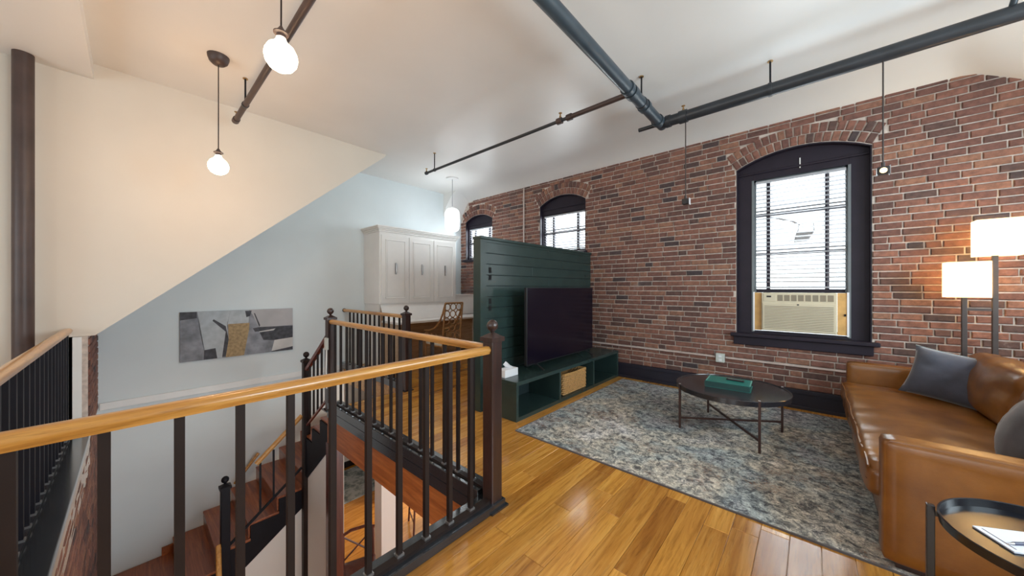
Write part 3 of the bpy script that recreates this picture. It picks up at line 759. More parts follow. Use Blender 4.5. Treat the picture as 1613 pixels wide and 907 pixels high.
# outlet on the second newel
t = thing('post_outlet', (X2, YA - 0.06, 0.70), 'small white outlet box with a cable on the dark newel post', 'outlet')
MB().box(X2 + 0.012, X2 + 0.075, YA - 0.075, YA - 0.046, 0.70, 0.84).build('box', 'outlet_plate', t, bevel=0.006)
MB().tube([(X2 + 0.05, YA - 0.06, 0.71), (X2 + 0.05, YA - 0.062, 0.6), (X2 + 0.03, YA - 0.058, 0.45), (X2 + 0.035, YA - 0.055, 0.25)], 0.008, 7).build('cable', 'white_trim', t, smooth=True)
# fascia beam and trim of the well edge along B
bm_ = thing('edge_beam', (-3.0, YA + 0.0, -0.40), 'orange brown wooden beam carrying the floor edge under the middle railing', 'beam')
MB().box(X2 + 0.02, HX1 + 0.02, YA - 0.04, YA + 0.20, -0.39, -0.085).build('beam', 'beam_wood', bm_)
MB().box(X2 + 0.04, HX1 + 0.02, YA - 0.052, YA + 0.04, -0.085, 0.0).build('trim_board', 'curb_black', bm_)
bm2 = tag(MB().box(HX1 - 0.02, HX1 + 0.25, -0.33, YA - 0.05, -0.39, -0.013).build('edge_beam', 'beam_wood'), 'wooden beam under the near railing curb', 'beam')
pst = tag(MB().box(-4.29, -4.13, YA - 0.045, YA + 0.095, -3.0, -0.395).build('support_post', 'post_red', bevel=0.006), 'dark red timber post standing under the outlet newel', 'post')

# ------------------------------------------------------------------ staircase
st = thing('staircase', (-5.3, 1.6, -3.0), 'reddish wooden staircase winding down along the far wall', 'staircase')
run1 = 0.277; rise = 0.185; y0s, y1s = YA + 0.045, OY1 - 0.06
for k in range(3):
    xr = OX1 - k * run1
    MB().box(xr - run1 - 0.02, xr + 0.0, y0s - 0.05, y1s, -rise * (k + 1) - 0.03, -rise * (k + 1)).build('tread', 'tread_wood', st, bevel=0.006)
    MB().box(xr - 0.02, xr, y0s, y1s, -rise * (k + 1), -rise * k - (0.03 if k else 0.013)).build('riser', 'tread_wood', st)
# sawtooth stringer of the first flight
poly = [(OX1, -0.02)]
for k in range(3):
    xr = OX1 - k * run1; poly += [(xr, -rise * (k + 1) - 0.03), (xr - run1, -rise * (k + 1) - 0.03)]
poly += [(OX1 - 3 * run1, -1.10), (OX1 - 3 * run1 + 0.10, -1.10), (OX1, -0.50)]
MB().prism([(a, b) for a, b in poly], 1, YA - 0.02, YA + 0.03).build('stringer', 'iron_black', st)
XW0, XW1 = XF + 0.022, OX1 - 3 * run1     # corner
MB().prism([(XW1, y0s - 0.05), (XW1, y1s), (XW0, y1s)], 2, -0.77, -0.74).build('winder_tread', 'tread_wood', st)
MB().prism([(XW1, y0s - 0.05), (XW0, y1s), (XW0, 1.85), (XW0 + 0.05, 1.85)], 2, -0.935, -0.905).build('winder_tread', 'tread_wood', st)
MB().box(XW1 - 0.02, XW1, y0s, y1s, -0.77, -0.585).build('riser', 'tread_wood', st)
MB().bar((XW1, y0s, -0.84), (XW0, y1s, -0.84), 0.02, 0.13).build('riser', 'tread_wood', st)
run2 = 0.295; rise2 = 0.19; XL1 = XS + 0.0
for k in range(5):
    ya = 1.85 - k * run2; z = -1.085 - rise2 * k
    MB().box(XW0, XL1, ya - run2 - 0.025, ya, z - 0.03, z).build('tread', 'tread_wood', st, bevel=0.006)
    MB().box(XW0, XL1 - 0.03, ya - 0.02, ya, z, z + rise2 - 0.03).build('riser', 'tread_wood', st)
MB().box(XW0, XL1 + 0.35, HY0 + 0.01, 0.40, -2.07, -2.035).build('landing', 'tread_wood', st)
MB().box(XW0, XL1, 0.355, 0.375, -2.035, -1.875).build('riser', 'tread_wood', st)
MB().box(XW0, XW0 + 0.02, 0.25, 0.40, -2.035, -1.93).build('skirting', 'beam_wood', st)
# dark stringer of the second flight with white wall under it
poly = [(1.60, -0.92)]
for k in range(5):
    ya = 1.85 - k * run2; z = -1.085 - rise2 * k
    poly += [(min(ya, 1.60), z - 0.03), (ya - run2, z - 0.03)]
low = [(0.375, -2.20), (0.60, -2.20), (1.60, -1.50)]
MB().prism(poly + low, 0, XL1 - 0.05, XL1 - 0.005).build('stringer', 'iron_black', st)
struct(MB().prism([(0.60, -2.205), (1.60, -1.505), (1.60, -3.0), (0.60, -3.0)], 0, XL1 - 0.06, XL1 - 0.01).build('wall_under_stair', 'white_plaster'))
struct(MB().prism([(XW1 + 0.10, -1.105), (OX1 - 0.06, -0.53), (OX1 - 0.06, -3.0), (XW1 + 0.10, -3.0)], 1, YA - 0.01, YA + 0.03).build('wall_under_flight', 'white_plaster'))
# railing of the first flight
re_ = thing('stair_railing', (-4.7, YA, -0.5), 'short dark red sloping rail between two ball-topped posts', 'railing', 'railings around the stairwell')
X4 = -5.11
newel(re_, X4, YA, -3.0, 0.42, 'iron_brown', 0.085, base=False)
handrail(re_, (X2 - 0.04, YA, 0.87), (X4 + 0.04, YA, 0.33), 'rail_red')
MB().bar((X2 - 0.04, YA, 0.12), (X4 + 0.04, YA, -0.42), 0.03, 0.022).build('bottom_rail', 'rail_red', re_)
for k in range(5):
    xx = X2 - 0.14 - 0.138 * k; s_ = (xx - X2) * 0.70
    MB().box(xx - .010, xx + .010, YA - .010, YA + .010, 0.12 + s_ + 0.02, 0.87 + s_).build('baluster', 'iron_brown', re_)
# railing of the second flight
rf = thing('stair_railing', (XL1, 1.1, -1.6), 'low yellow oak rail sloping down beside the red treads', 'railing', 'railings around the stairwell')
Y5 = 0.72
newel(rf, XL1 + 0.02, Y5, -2.03, -0.92, 'iron_black', 0.085, base=False)
handrail(rf, (XL1, YA - 0.04, -0.30), (XL1, 1.02, -0.76), 'rail_oak')
MB().bar((XL1, YA - 0.04, -1.00), (XL1, Y5 + 0.04, -1.62), 0.03, 0.022).build('bottom_rail', 'iron_black', rf)
for yy in (1.38, 1.20, 1.06):
    MB().box(XL1 - .010, XL1 + .010, yy - .010, yy + .010, -1.0 - (YA - yy) * 0.78, -0.36 - (YA - yy) * 0.80).build('baluster', 'iron_black', rf)
wr = tag(MB().tube([(XF + 0.08, 1.26, -1.06), (XF + 0.08, 0.98, -1.40)], 0.021, 10).build('handrail', 'rail_oak', smooth=True), 'oak handrail fixed to the far wall over the treads', 'handrail')
lr = tag(MB().bar((XL1 + 0.02, 0.66, -1.55), (XL1 + 0.55, 0.60, -2.05), 0.05, 0.05).build('handrail', 'rail_oak_x', bevel=0.012), 'end of the oak handrail going down past the lowest post', 'handrail')
# ------------------------------------------------------------------ canvas print on the far wall
t = thing('canvas_print', (XF + 0.02, 1.07, 0.43), 'wide abstract canvas print in greys and tan above the stairs', 'picture')
cy0, cy1, cz0, cz1 = 0.417, 1.718, 0.430, 1.095
MB().box(XF + 0.001, XF + 0.035, cy0, cy1, cz0, cz1).build('canvas', 'print_grey', t)
pr = MB(); xp = XF + 0.036
def patch(i, pts, lift):
    pr.m = i; pr.add([(xp + lift, cy0 + (cy1 - cy0) * u, cz1 - (cz1 - cz0) * v) for u, v in pts], [tuple(range(len(pts)))])
patch(0, [(0, 0), (.13, 0), (.2, 1), (0, 1)], 0)
patch(1, [(0, .0), (.125, 0), (.128, .13), (0, .16)], .0003)
patch(2, [(.13, 0), (.40, 0), (.37, .30), (.38, .62), (.33, 1), (.20, 1), (.155, .45)], 0)
patch(1, [(.26, .17), (.36, .33), (.385, .62), (.36, .98), (.33, .98), (.36, .45), (.25, .2)], .0003)
patch(1, [(.185, .80), (.275, .78), (.29, 1), (.18, 1)], .0003)
patch(2, [(.40, .0), (.57, 0), (.56, .30), (.375, .30)], 0)
patch(4, [(.38, .29), (.57, .29), (.565, .45), (.52, 1), (.36, 1), (.385, .62)], .0003)
patch(3, [(.57, 0), (1, 0), (1, .40), (.66, .42), (.60, .12)], 0)
patch(0, [(.57, .14), (.61, .14), (.64, .5), (.80, .78), (.77, 1), (.52, 1), (.565, .45)], 0)
patch(1, [(.53, .02), (.59, .02), (.575, .14), (.54, .16)], .0004)
patch(1, [(.61, .08), (.62, .08), (.67, .36), (.66, .40)], .0004)
patch(1, [(.60, .42), (.66, .40), (1, .42), (1, .70), (.80, .73), (.70, .70), (.66, .50), (.62, .50)], .0003)
patch(5, [(.66, .50), (.82, .46), (.80, .50), (.66, .52)], .0006)
patch(5, [(.81, .73), (1, .70), (1, .92), (.78, .98)], .0002)
patch(1, [(.78, .98), (1, .92), (1, 1), (.78, 1)], .0003)
pr.build('print', ['print_grey', 'print_dark', 'print_light', 'print_sky', 'print_tan', 'print_white'], t)
# iron column by the left railing
t = thing('iron_column', (-5.03, -0.62, 0), 'slender dark iron column rising to the lowered ceiling at the left', 'column')
MB().tube([(-5.03, -0.62, 0.0), (-5.03, -0.62, 3.42)], 0.058, 24).build('shaft', 'pipe_brown', t, smooth=40)
MB().lathe([(0.085, 0), (0.085, 0.02), (0.062, 0.03)], (-5.03, -0.62, 0), 24).build('foot', 'pipe_brown', t, smooth=40)
# ------------------------------------------------------------------ pipes under the ceiling
ZP = 3.30
def hanger(parent, x, y, r, axis, top=ZC):
    d = Vector((1, 0, 0)) if axis == 0 else Vector((0, 1, 0))
    c = Vector((x, y, ZP))
    MB().tube([c - d * 0.014, c + d * 0.014], r + 0.006, 16).build('clamp', 'pipe_black', parent, smooth=40)
    MB().tube([(x, y, ZP + r), (x, y, top)], 0.008, 7).build('hanger_rod', 'iron_black', parent)
    MB().lathe([(0.022, -0.008), (0.022, 0)], (x, y, top), 12).build('ceiling_plate', 'brass', parent)
def sprinkler(parent, x, y, r):
    h = MB().lathe([(0.012, 0), (0.012, 0.02), (0.007, 0.025), (0.007, 0.045), (0.02, 0.05), (0.02, 0.053)], (x, y, ZP + r), 10).build('sprinkler_head', 'brass', parent, smooth=40)
# long pipe along the brick wall
t = thing('sprinkler_main', (0.5, 4.02, ZP), 'thick black pipe running along the brick wall to the right edge', 'pipe', 'pipes under the ceiling')
MB().tube([(-1.30, 4.02, ZP), (2.38, 4.02, ZP)], 0.057, 20).build('pipe', 'pipe_black', t, smooth=40)
MB().tube([(-1.10, 4.02, ZP), (-1.02, 4.02, ZP)], 0.068, 20).build('coupling', 'pipe_black', t, smooth=40)
MB().tube([(-1.24, 4.02, ZP), (-1.19, 4.02, ZP)], 0.066, 20).build('coupling', 'pipe_black', t, smooth=40)
MB().tube([(-1.30, 4.02, ZP), (-1.55, 4.02, ZP)], 0.022, 12).build('stub', 'pipe_black', t, smooth=40)
hanger(t, -0.30, 4.02, 0.057, 0); sprinkler(t, -1.06, 4.02, 0.066)
MB().tube([(1.02, 4.02, ZP + 0.03), (1.04, 3.90, ZP + 0.20), (1.05, 3.86, 3.52)], 0.018, 10).build('branch', 'pipe_blue_black', t, smooth=40)
# pipe crossing the room
t = thing('sprinkler_cross_main', (-1.30, 2.2, ZP), 'thick blue black pipe crossing the room towards the brick wall', 'pipe', 'pipes under the ceiling')
MB().tube([(-1.30, -0.24, ZP), (-1.30, 4.08, ZP)], 0.055, 20).build('pipe', 'pipe_blue_black', t, smooth=40)
for a, b in ((3.08, 3.13), (3.16, 3.24), (3.50, 3.55), (3.90, 3.95)): MB().tube([(-1.30, a, ZP), (-1.30, b, ZP)], 0.067, 20).build('coupling', 'pipe_blue_black', t, smooth=40)
hanger(t, -1.30, 3.44, 0.055, 1); hanger(t, -1.30, 0.6, 0.055, 1)
# thin branch
t = thing('sprinkler_branch', (-3.0, 3.20, ZP), 'thin black pipe branching left with a brass sprinkler head', 'pipe', 'pipes under the ceiling')
MB().tube([(-4.72, 3.20, ZP), (-2.0, 3.20, ZP)], 0.019, 12).build('pipe', 'pipe_black', t, smooth=40)
MB().tube([(-2.02, 3.20, ZP), (-1.33, 3.20, ZP)], 0.026, 12).build('pipe', 'pipe_brown', t, smooth=40)
for a, b in ((-2.16, -2.10), (-2.03, -1.97)): MB().tube([(a, 3.20, ZP), (b, 3.20, ZP)], 0.036, 12).build('coupling', 'pipe_brown', t, smooth=40)
sprinkler(t, -2.12, 3.20, 0.034); hanger(t, -4.50, 3.20, 0.019, 0)
MB().tube([(-4.70, 3.20, ZP), (-4.74, 3.20, ZP)], 0.028, 12).build('elbow', 'pipe_black', t, smooth=40); sprinkler(t, -4.72, 3.20, 0.02)
# brown pipe above the stairwell
t = thing('sprinkler_well_pipe', (-3.2, 0.77, ZP), 'brown pipe passing above the bare bulb over the stairwell', 'pipe', 'pipes under the ceiling')
MB().tube([(-4.82, 0.77, ZP), (-0.6, 0.77, ZP)], 0.026, 14).build('pipe', 'pipe_brown', t, smooth=40)
MB().tube([(-4.86, 0.77, ZP), (-4.78, 0.77, ZP)], 0.034, 14).build('end_cap', 'pipe_brown', t, smooth=40)
hanger(t, -4.35, 0.77, 0.026, 0); sprinkler(t, -4.80, 0.77, 0.03)

# ------------------------------------------------------------------ lamps
def bare_bulb(x, y, zb, label, glow_r=0.078):
    t = thing('pendant_bulb', (x, y, zb), label, 'pendant lamp', 'bare bulb pendants over the stairwell')
    MB().lathe([(0.010, -0.085), (0.045, -0.078), (0.068, -0.055), (0.080, -0.02), (0.082, 0.0)], (x, y, ZC), 20).build('canopy', 'pipe_brown', t, smooth=50)
    MB().tube([(x, y, ZC - 0.08), (x + 0.003, y, (ZC + zb) / 2), (x, y, zb + 0.155)], 0.0042, 7).build('cord', 'iron_brown', t, smooth=True)
    MB().lathe([(0.005, 0.165), (0.014, 0.15), (0.024, 0.135), (0.036, 0.128), (0.036, 0.122), (0.022, 0.118), (0.022, 0.09)], (x, y, zb), 16).build('socket', 'pipe_brown', t, smooth=40)
    MB().lathe([(0.021, 0.105), (0.023, 0.092), (0.034, 0.072), (0.060, 0.050), (0.074, 0.022), (0.078, 0.0), (0.072, -0.032), (0.055, -0.057), (0.03, -0.073), (0.004, -0.078)], (x, y, zb), 24).build('bulb', 'bulb_glow', t, smooth=60)
    l = bpy.data.lights.new('bulb_light', 'POINT'); l.energy = 88; l.color = (1.0, 0.60, 0.32); l.shadow_soft_size = 0.085
    o = bpy.data.objects.new('bulb_light', l); COL.objects.link(o); o.parent = t; o.location = (0, 0, 0)
    return t
bare_bulb(-2.13, 0.53, 2.66, 'large glowing round bulb hanging nearest, in front of the brown pipe')
bare_bulb(-4.12, 0.53, 2.55, 'round bulb on a long cord before the beige sloping wall')
t = thing('glass_pendant', (-5.28, 4.17, 2.52), 'white capsule glass pendant hanging near the corner window', 'pendant lamp')
px, py = -5.28, 4.17
MB().lathe([(0.12, -0.02), (0.12, 0)], (px, py, ZC), 24).build('canopy', 'white_trim', t)
MB().tube([(px, py, ZC - 0.02), (px, py, 2.98)], 0.006, 7).build('rod', 'steel', t)
MB().lathe([(0.03, 0.23), (0.09, 0.218), (0.125, 0.185), (0.142, 0.13), (0.145, 0.0), (0.142, -0.13), (0.125, -0.185), (0.09, -0.218), (0.03, -0.23)], (px, py, 2.75), 28).build('glass_shade', 'daylit_glass', t, smooth=60)
MB().lathe([(0.035, 0), (0.035, 0.03), (0.012, 0.04)], (px, py, 2.975), 14).build('cap', 'white_trim', t)
l = bpy.data.lights.new('corner_fill', 'POINT'); l.energy = 130; l.color = (0.88, 0.96, 1.0); l.shadow_soft_size = 0.17  # added fill to brighten the far corner; the pendant itself is only daylit
o = bpy.data.objects.new('corner_fill', l); COL.objects.link(o); o.parent = t; o.location = (0, 0, 0.23)
def spot(x, label, lit):
    t = thing('hanging_spotlight', (x, 4.02, 2.34), label, 'spotlight', 'small spotlights hung from the long pipe')
    MB().tube([(x, 4.02, ZP - 0.05), (x, 4.02, 2.42)], 0.0055, 6).build('stem', 'lamp_metal', t)
    MB().box(x - 0.035, x + 0.035, 4.00, 4.06, 2.335, 2.395).build('housing', 'black_plastic', t, bevel=0.006)
    MB().tube([(x, 4.02, 2.36), (x, 4.02, 2.43)], 0.012, 8).build('knuckle', 'lamp_metal', t)
    MB().tube([(x, 4.00, 2.362), (x, 3.992, 2.362)], 0.022, 12).build('lens', lit, t)
    MB().box(x + 0.036, x + 0.040, 4.0, 4.06, 2.33, 2.40).build('bracket', 'steel', t)
spot(0.424, 'small lit spotlight on a thin stem right of the big window', 'spot_glow')
spot(-1.037, 'small dark spotlight on a thin stem left of the big window', 'black_plastic')
# two-shade floor lamp behind the sofa
t = thing('floor_lamp', (1.10, 5.03, 0), 'dark floor lamp with two glowing rectangular shades behind the sofa', 'floor lamp')
for x, zt in ((1.03, 1.36), (1.195, 1.72)):
    MB().box(x - 0.016, x + 0.016, 5.015, 5.047, 0.02, zt).build('pole', 'lamp_metal', t, bevel=0.003)
MB().box(1.03, 1.195, 5.02, 5.042, 1.215, 1.238).build('crossbar', 'lamp_metal', t)
MB().box(0.98, 1.25, 4.95, 5.11, 0.0, 0.022).build('base', 'lamp_metal', t, bevel=0.004)
for x, z0, z1 in ((1.04, 1.335, 1.655), (1.205, 1.70, 2.02)):
    s = MB()
    w_, d_ = 0.122, 0.08
    for a, b, c, d in ((x - w_, x + w_, 5.03 - d_, 5.03 - d_ + .004), (x - w_, x + w_, 5.03 + d_ - .004, 5.03 + d_), (x - w_, x - w_ + .004, 5.03 - d_, 5.03 + d_), (x + w_ - .004, x + w_, 5.03 - d_, 5.03 + d_)): s.box(a, b, c, d, z0, z1)
    sh = s.build('shade', 'shade_glow', t)
    l = bpy.data.lights.new('shade_light', 'POINT'); l.energy = 13; l.color = (1.0, 0.66, 0.26); l.shadow_soft_size = 0.06
    o = bpy.data.objects.new('shade_light', l); COL.objects.link(o); o.parent = t; o.location = (x - 1.10, 0, (z0 + z1) / 2)

# ------------------------------------------------------------------ green partition, bench, television
t = thing('partition', (-2.89, 3.94, 0), 'dark green shiplap half-height partition behind the television', 'partition')
PX0, PX1 = -2.95, -2.852
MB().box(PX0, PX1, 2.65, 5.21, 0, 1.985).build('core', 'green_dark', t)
MB().box(PX0 - 0.012, PX1 + 0.034, 2.635, 5.215, 1.985, 2.018).build('cap', 'green_paint', t, bevel=0.004)
MB().box(PX1, PX1 + 0.014, 2.65, 5.21, 1.955, 1.985).build('cap_moulding', 'green_paint', t)
MB().box(PX1, PX1 + 0.018, 2.65, 2.735, 0.0, 1.955).build('stile', 'green_paint', t)
MB().box(PX0 - 0.004, PX1 + 0.018, 2.642, 2.650, 0.0, 1.985).build('end_panel', 'green_paint', t)
zb = 1.953; b0 = None; bh = 0.128
rr = random.Random(5)
for k in range(16):
    z1 = zb - k * bh; z0 = max(0.0, z1 - bh + 0.007)
    if z1 < 0.05: break
    cut = (3.98, 4.35, 3.6)[k % 3]
    for a, b in ((2.737, cut - 0.002), (cut + 0.002, 5.208)):
        MB().box(PX1, PX1 + 0.013, a, b, z0, z1).build('board', 'green_paint', t, bevel=0.002)
for (y, z) in ((2.80, 1.63), (2.80, 1.545), (2.80, 1.265), (2.80, 1.185)):
    MB().box(PX1 + 0.012, PX1 + 0.016, y - 0.022, y + 0.022, z - 0.032, z + 0.032).build('cable_slot', 'slot_black', t)
t = thing('media_bench', (-2.58, 3.95, 0), 'low dark green open bench with three compartments under the television', 'bench')
BX0, BX1, BY0, BY1, BH = -2.832, -2.33, 2.69, 5.19, 0.42
MB().box(BX0, BX1, BY0, BY1, BH - 0.042, BH).build('top', 'green_paint', t, bevel=0.003)
MB().box(BX0, BX1 - 0.004, BY0 + 0.03, BY1 - 0.03, 0.0, 0.042).build('bottom_board', 'green_paint', t)
for a, b in ((BY0, BY0 + 0.036), (3.505, 3.535), (4.365, 4.395), (BY1 - 0.036, BY1)):
    MB().box(BX0, BX1 - 0.001, a, b, 0.0, BH - 0.042).build('upright', 'green_paint', t, bevel=0.002)
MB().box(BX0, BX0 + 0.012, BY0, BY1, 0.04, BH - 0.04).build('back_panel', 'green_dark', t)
t = thing('television', (-2.56, 3.93, BH), 'large flat black television standing on the green bench', 'television')
MB().box(-2.585, -2.545, 3.125, 4.735, 0.485, 1.425).build('housing', 'black_plastic', t, bevel=0.004)
MB().box(-2.546, -2.542, 3.133, 4.727, 0.50, 1.418).build('screen', 'tv_screen', t)
for yy in (3.32, 4.54):
    MB().bar((-2.56, yy, 0.49), (-2.43, yy - 0.01, 0.427), 0.022, 0.012).bar((-2.57, yy, 0.49), (-2.70, yy, 0.427), 0.022, 0.012).box(-2.585, -2.545, yy - 0.02, yy + 0.02, 0.47, 0.50).build('foot', 'black_plastic', t)
# tissue box
t = thing('tissue_box', (-2.60, 2.86, BH), 'white tissue box with a tissue standing up on the green bench', 'tissue box')
MB().box(-2.66, -2.54, 2.74, 2.96, BH, BH + 0.085).build('carton', 'paper', t, bevel=0.004)
v = []; f = []
rt_ = random.Random(2)
for i in range(7):
    for j in range(7):
        a, b = i / 6 - 0.5, j / 6 - 0.5
        v.append((-2.60 + a * 0.075 * (1 - j / 9), 2.85 + (a * 0.5 - b * 0.55) * 0.13 + rt_.uniform(-.006, .006), BH + 0.082 + j / 6 * 0.085 * (1 - abs(a) * 0.7) + rt_.uniform(-.004, .004)))
for i in range(6):
    for j in range(6): f.append((i * 7 + j, (i + 1) * 7 + j, (i + 1) * 7 + j + 1, i * 7 + j + 1))
o = MB().add(v, f).build('tissue', 'paper', t, smooth=60); sm = o.modifiers.new('thick', 'SOLIDIFY'); sm.thickness = 0.002
# basket
t = thing('wicker_basket', (-2.50, 3.93, 0.042), 'tan wicker basket in the middle compartment of the green bench', 'basket')
bx0, bx1, by0, by1 = -2.66, -2.375, 3.66, 4.21
MB().box(bx0, bx1, by0, by1, 0.045, 0.055).build('bottom', 'wicker', t)
def weave(a, b, n, axis):
    m = MB()
    for r in range(10):
        z = 0.060 + r * 0.0255; pts = []
        for k in range(n * 2 + 1):
            u = k / (n * 2); off = 0.010 * (1 if (k // 1 + r) % 2 else -1); p = Vector(a).lerp(Vector(b), u)
            q = Vector((off, 0, 0)) if axis == 1 else Vector((0, off, 0))
            sag = 0.012 * math.sin(u * math.pi) * (r / 9) if axis == 1 else 0
            pts.append((p.x + q.x, p.y + q.y, z - sag))
        m.tube(pts, 0.0115, 6)
    return m
weave((bx1, by0, 0), (bx1, by1, 0), 14, 1).build('front_weave', 'wicker', t, smooth=True)
weave((bx0, by0, 0), (bx0, by1, 0), 14, 1).build('back_weave', 'wicker', t, smooth=True)
weave((bx0, by0, 0), (bx1, by0, 0), 7, 0).build('side_weave', 'wicker', t, smooth=True)
weave((bx0, by1, 0), (bx1, by1, 0), 7, 0).build('side_weave', 'wicker', t, smooth=True)
m = MB()
for p, q in (((bx1, by0), (bx1, by1)), ((bx0, by0), (bx0, by1)), ((bx0, by0), (bx1, by0)), ((bx0, by1), (bx1, by1))): m.tube([(p[0], p[1], 0.305), ((p[0] + q[0]) / 2, (p[1] + q[1]) / 2, 0.297), (q[0], q[1], 0.305)], 0.013, 8)
m.build('rim', 'wicker', t, smooth=True)

# ------------------------------------------------------------------ rug
t = thing('area_rug', (-0.65, 3.75, 0), 'worn patterned rug in grey, cream and rust under the coffee table', 'rug')
rx0, rx1, ry0, ry1 = -2.20, 0.92, 2.53, 5.06
v = []; f = []; nx, ny = 26, 22
for i in range(nx + 1):
    for j in range(ny + 1):
        x = rx0 + (rx1 - rx0) * i / nx; y = ry0 + (ry1 - ry0) * j / ny
        v.append((x, y, 0.011 + 0.0012 * noise.noise((x * 3, y * 3, 0))))
for i in range(nx):
    for j in range(ny): a = i * (ny + 1) + j; f.append((a, a + ny + 1, a + ny + 2, a + 1))
MB().add(v, f).build('pile', 'rug_weave', t, smooth=True)
MB().box(rx0 - 0.004, rx1 + 0.004, ry0 - 0.006, ry0 + 0.004, 0.0, 0.0115).box(rx0 - 0.004, rx1 + 0.004, ry1 - 0.004, ry1 + 0.006, 0, 0.0115).box(rx0 - 0.006, rx0 + 0.004, ry0, ry1, 0, 0.0115).box(rx1 - 0.004, rx1 + 0.006, ry0, ry1, 0, 0.0115).build('binding', 'velvet_brown', t)

# ------------------------------------------------------------------ coffee table and the things on it
TX, TY, TZ, TR = -0.61, 3.94, 0.45, 0.48
t = thing('coffee_table', (TX, TY, 0.012), 'round dark coffee table on four bronze legs with crossed stretchers', 'table')
MB().lathe([(TR - 0.012, -0.05), (TR, -0.045), (TR, -0.004), (TR - 0.004, 0.0), (TR - 0.014, 0.0), (TR - 0.016, -0.006), (0.001, -0.006)], (TX, TY, TZ), 56).build('top', 'table_top', t, smooth=40)
lg = []
for a in (-55, 35, 125, 215):
    c = (TX + (TR - 0.005) * math.cos(R(a)), TY + (TR - 0.005) * math.sin(R(a))); lg.append(c)
    l_ = MB().bar((c[0], c[1], 0.012), (c[0], c[1], TZ + 0.006), 0.020, 0.020, up=(1, 0, 0)).build('leg', 'bronze', t, bevel=0.003)
    MB().box(c[0] - 0.009, c[0] + 0.009, c[1] - 0.009, c[1] + 0.009, TZ + 0.006, TZ + 0.010).build('leg_cap', 'steel', l_)
for a, b in ((0, 2), (1, 3)):
    MB().bar((*lg[a], 0.115), (*lg[b], 0.115), 0.016, 0.016).build('stretcher', 'bronze', t)
def rot_box(cx, cy, z0, z1, lx, ly, ang):
    m = MB(); c, s = math.cos(ang), math.sin(ang)
    vs = [(cx + x * c - y * s, cy + x * s + y * c, z) for z in (z0, z1) for x, y in ((-lx / 2, -ly / 2), (lx / 2, -ly / 2), (lx / 2, ly / 2), (-lx / 2, ly / 2))]
    return m.add(vs, [(0, 3, 2, 1), (4, 5, 6, 7), (0, 1, 5, 4), (1, 2, 6, 5), (2, 3, 7, 6), (3, 0, 4, 7)])
BA = R(3); bcx, bcy = -0.62, 3.93
t = thing('teal_book', (bcx, bcy, TZ), 'thick teal coffee table book lying on the round table', 'book')
zt0 = TZ - 0.005
rot_box(bcx, bcy, zt0 + 0.006, zt0 + 0.052, 0.355, 0.245, BA).build('pages', 'teal_dark', t)
rot_box(bcx, bcy, zt0, zt0 + 0.006, 0.37, 0.26, BA).build('back_cover', 'teal_book', t)
cv_ = rot_box(bcx, bcy, zt0 + 0.052, zt0 + 0.058, 0.37, 0.26, BA).build('front_cover', 'teal_book', t)
rot_box(bcx, bcy - 0.126, zt0 + 0.004, zt0 + 0.054, 0.37, 0.010, BA).build('spine', 'teal_dark', t)
rot_box(bcx - 0.02, bcy - 0.1315, zt0 + 0.022, zt0 + 0.034, 0.10, 0.001, BA).build('spine_lettering', 'teal_pale', t)
rot_box(bcx + 0.03, bcy + 0.085, zt0 + 0.058, zt0 + 0.0586, 0.13, 0.022, BA).build('title_print', 'teal_pale', cv_)
for s in (-1, 1): rot_box(bcx + s * 0.178, bcy + (0.0093 * s), zt0 + 0.058, zt0 + 0.060, 0.006, 0.25, BA).build('cover_edge', 'teal_pale', cv_)
t = thing('remote_control', (bcx + 0.04, bcy + 0.03, zt0 + 0.058), 'slim dark remote control lying on the teal book', 'remote control')
rot_box(bcx + 0.05, bcy + 0.02, zt0 + 0.0586, zt0 + 0.074, 0.15, 0.036, R(-3)).build('case', 'black_plastic', t, bevel=0.005)
rot_box(bcx + 0.05, bcy + 0.02, zt0 + 0.074, zt0 + 0.0752, 0.12, 0.020, R(-3)).build('keypad', 'steel', t)

# ------------------------------------------------------------------ sofa
t = thing('leather_sofa', (0.75, 3.78, 0), 'tan leather sofa with a single long seat cushion facing the television', 'sofa')
SX0, SX1, SY0, SY1, AH = 0.262, 1.28, 2.52, 5.01, 0.660
def soft(amp, fr, seed=0.0):
    def d(p, h):
        n = noise.noise(Vector((p.x * fr, p.y * fr * 0.6, p.z * fr + seed))) * amp
        return p + Vector((n * 0.5, 0, n))
    return d
MB().box(SX0 + 0.05, SX1 - 0.04, SY0 + 0.04, SY1 - 0.04, 0.0125, 0.055).build('plinth', 'newel_wood', t)
MB().rbox(((SX0 + 0.03 + SX1 - .05) / 2, (SY0 + SY1) / 2, 0.17), ((SX1 - SX0 - .08) / 2, (SY1 - SY0) / 2 - 0.06, 0.125), 0.02, 8).build('base', 'leather', t, smooth=60, merge=True)
for ya, yb_ in ((SY0, SY0 + 0.135), (SY1 - 0.135, SY1)):
    a_ = MB().rbox(((SX0 + SX1) / 2, (ya + yb_) / 2, (0.045 + AH) / 2), ((SX1 - SX0) / 2, (yb_ - ya) / 2, (AH - 0.045) / 2), 0.028, 12).build('arm', 'leather', t, smooth=60, merge=True)
    for yy in (ya + 0.012, yb_ - 0.012):
        MB().tube([(SX0 + 0.012, yy, 0.07), (SX0 + 0.012, yy, AH - 0.03), (SX0 + 0.03, yy, AH - 0.008), (SX1 - 0.02, yy, AH - 0.008)], 0.005, 6).build('piping', 'leather', a_, smooth=True)
MB().rbox((SX1 - 0.09, (SY0 + SY1) / 2, 0.40), (0.09, (SY1 - SY0) / 2 - 0.10, 0.33), 0.035, 10).build('back', 'leather', t, smooth=60, merge=True)
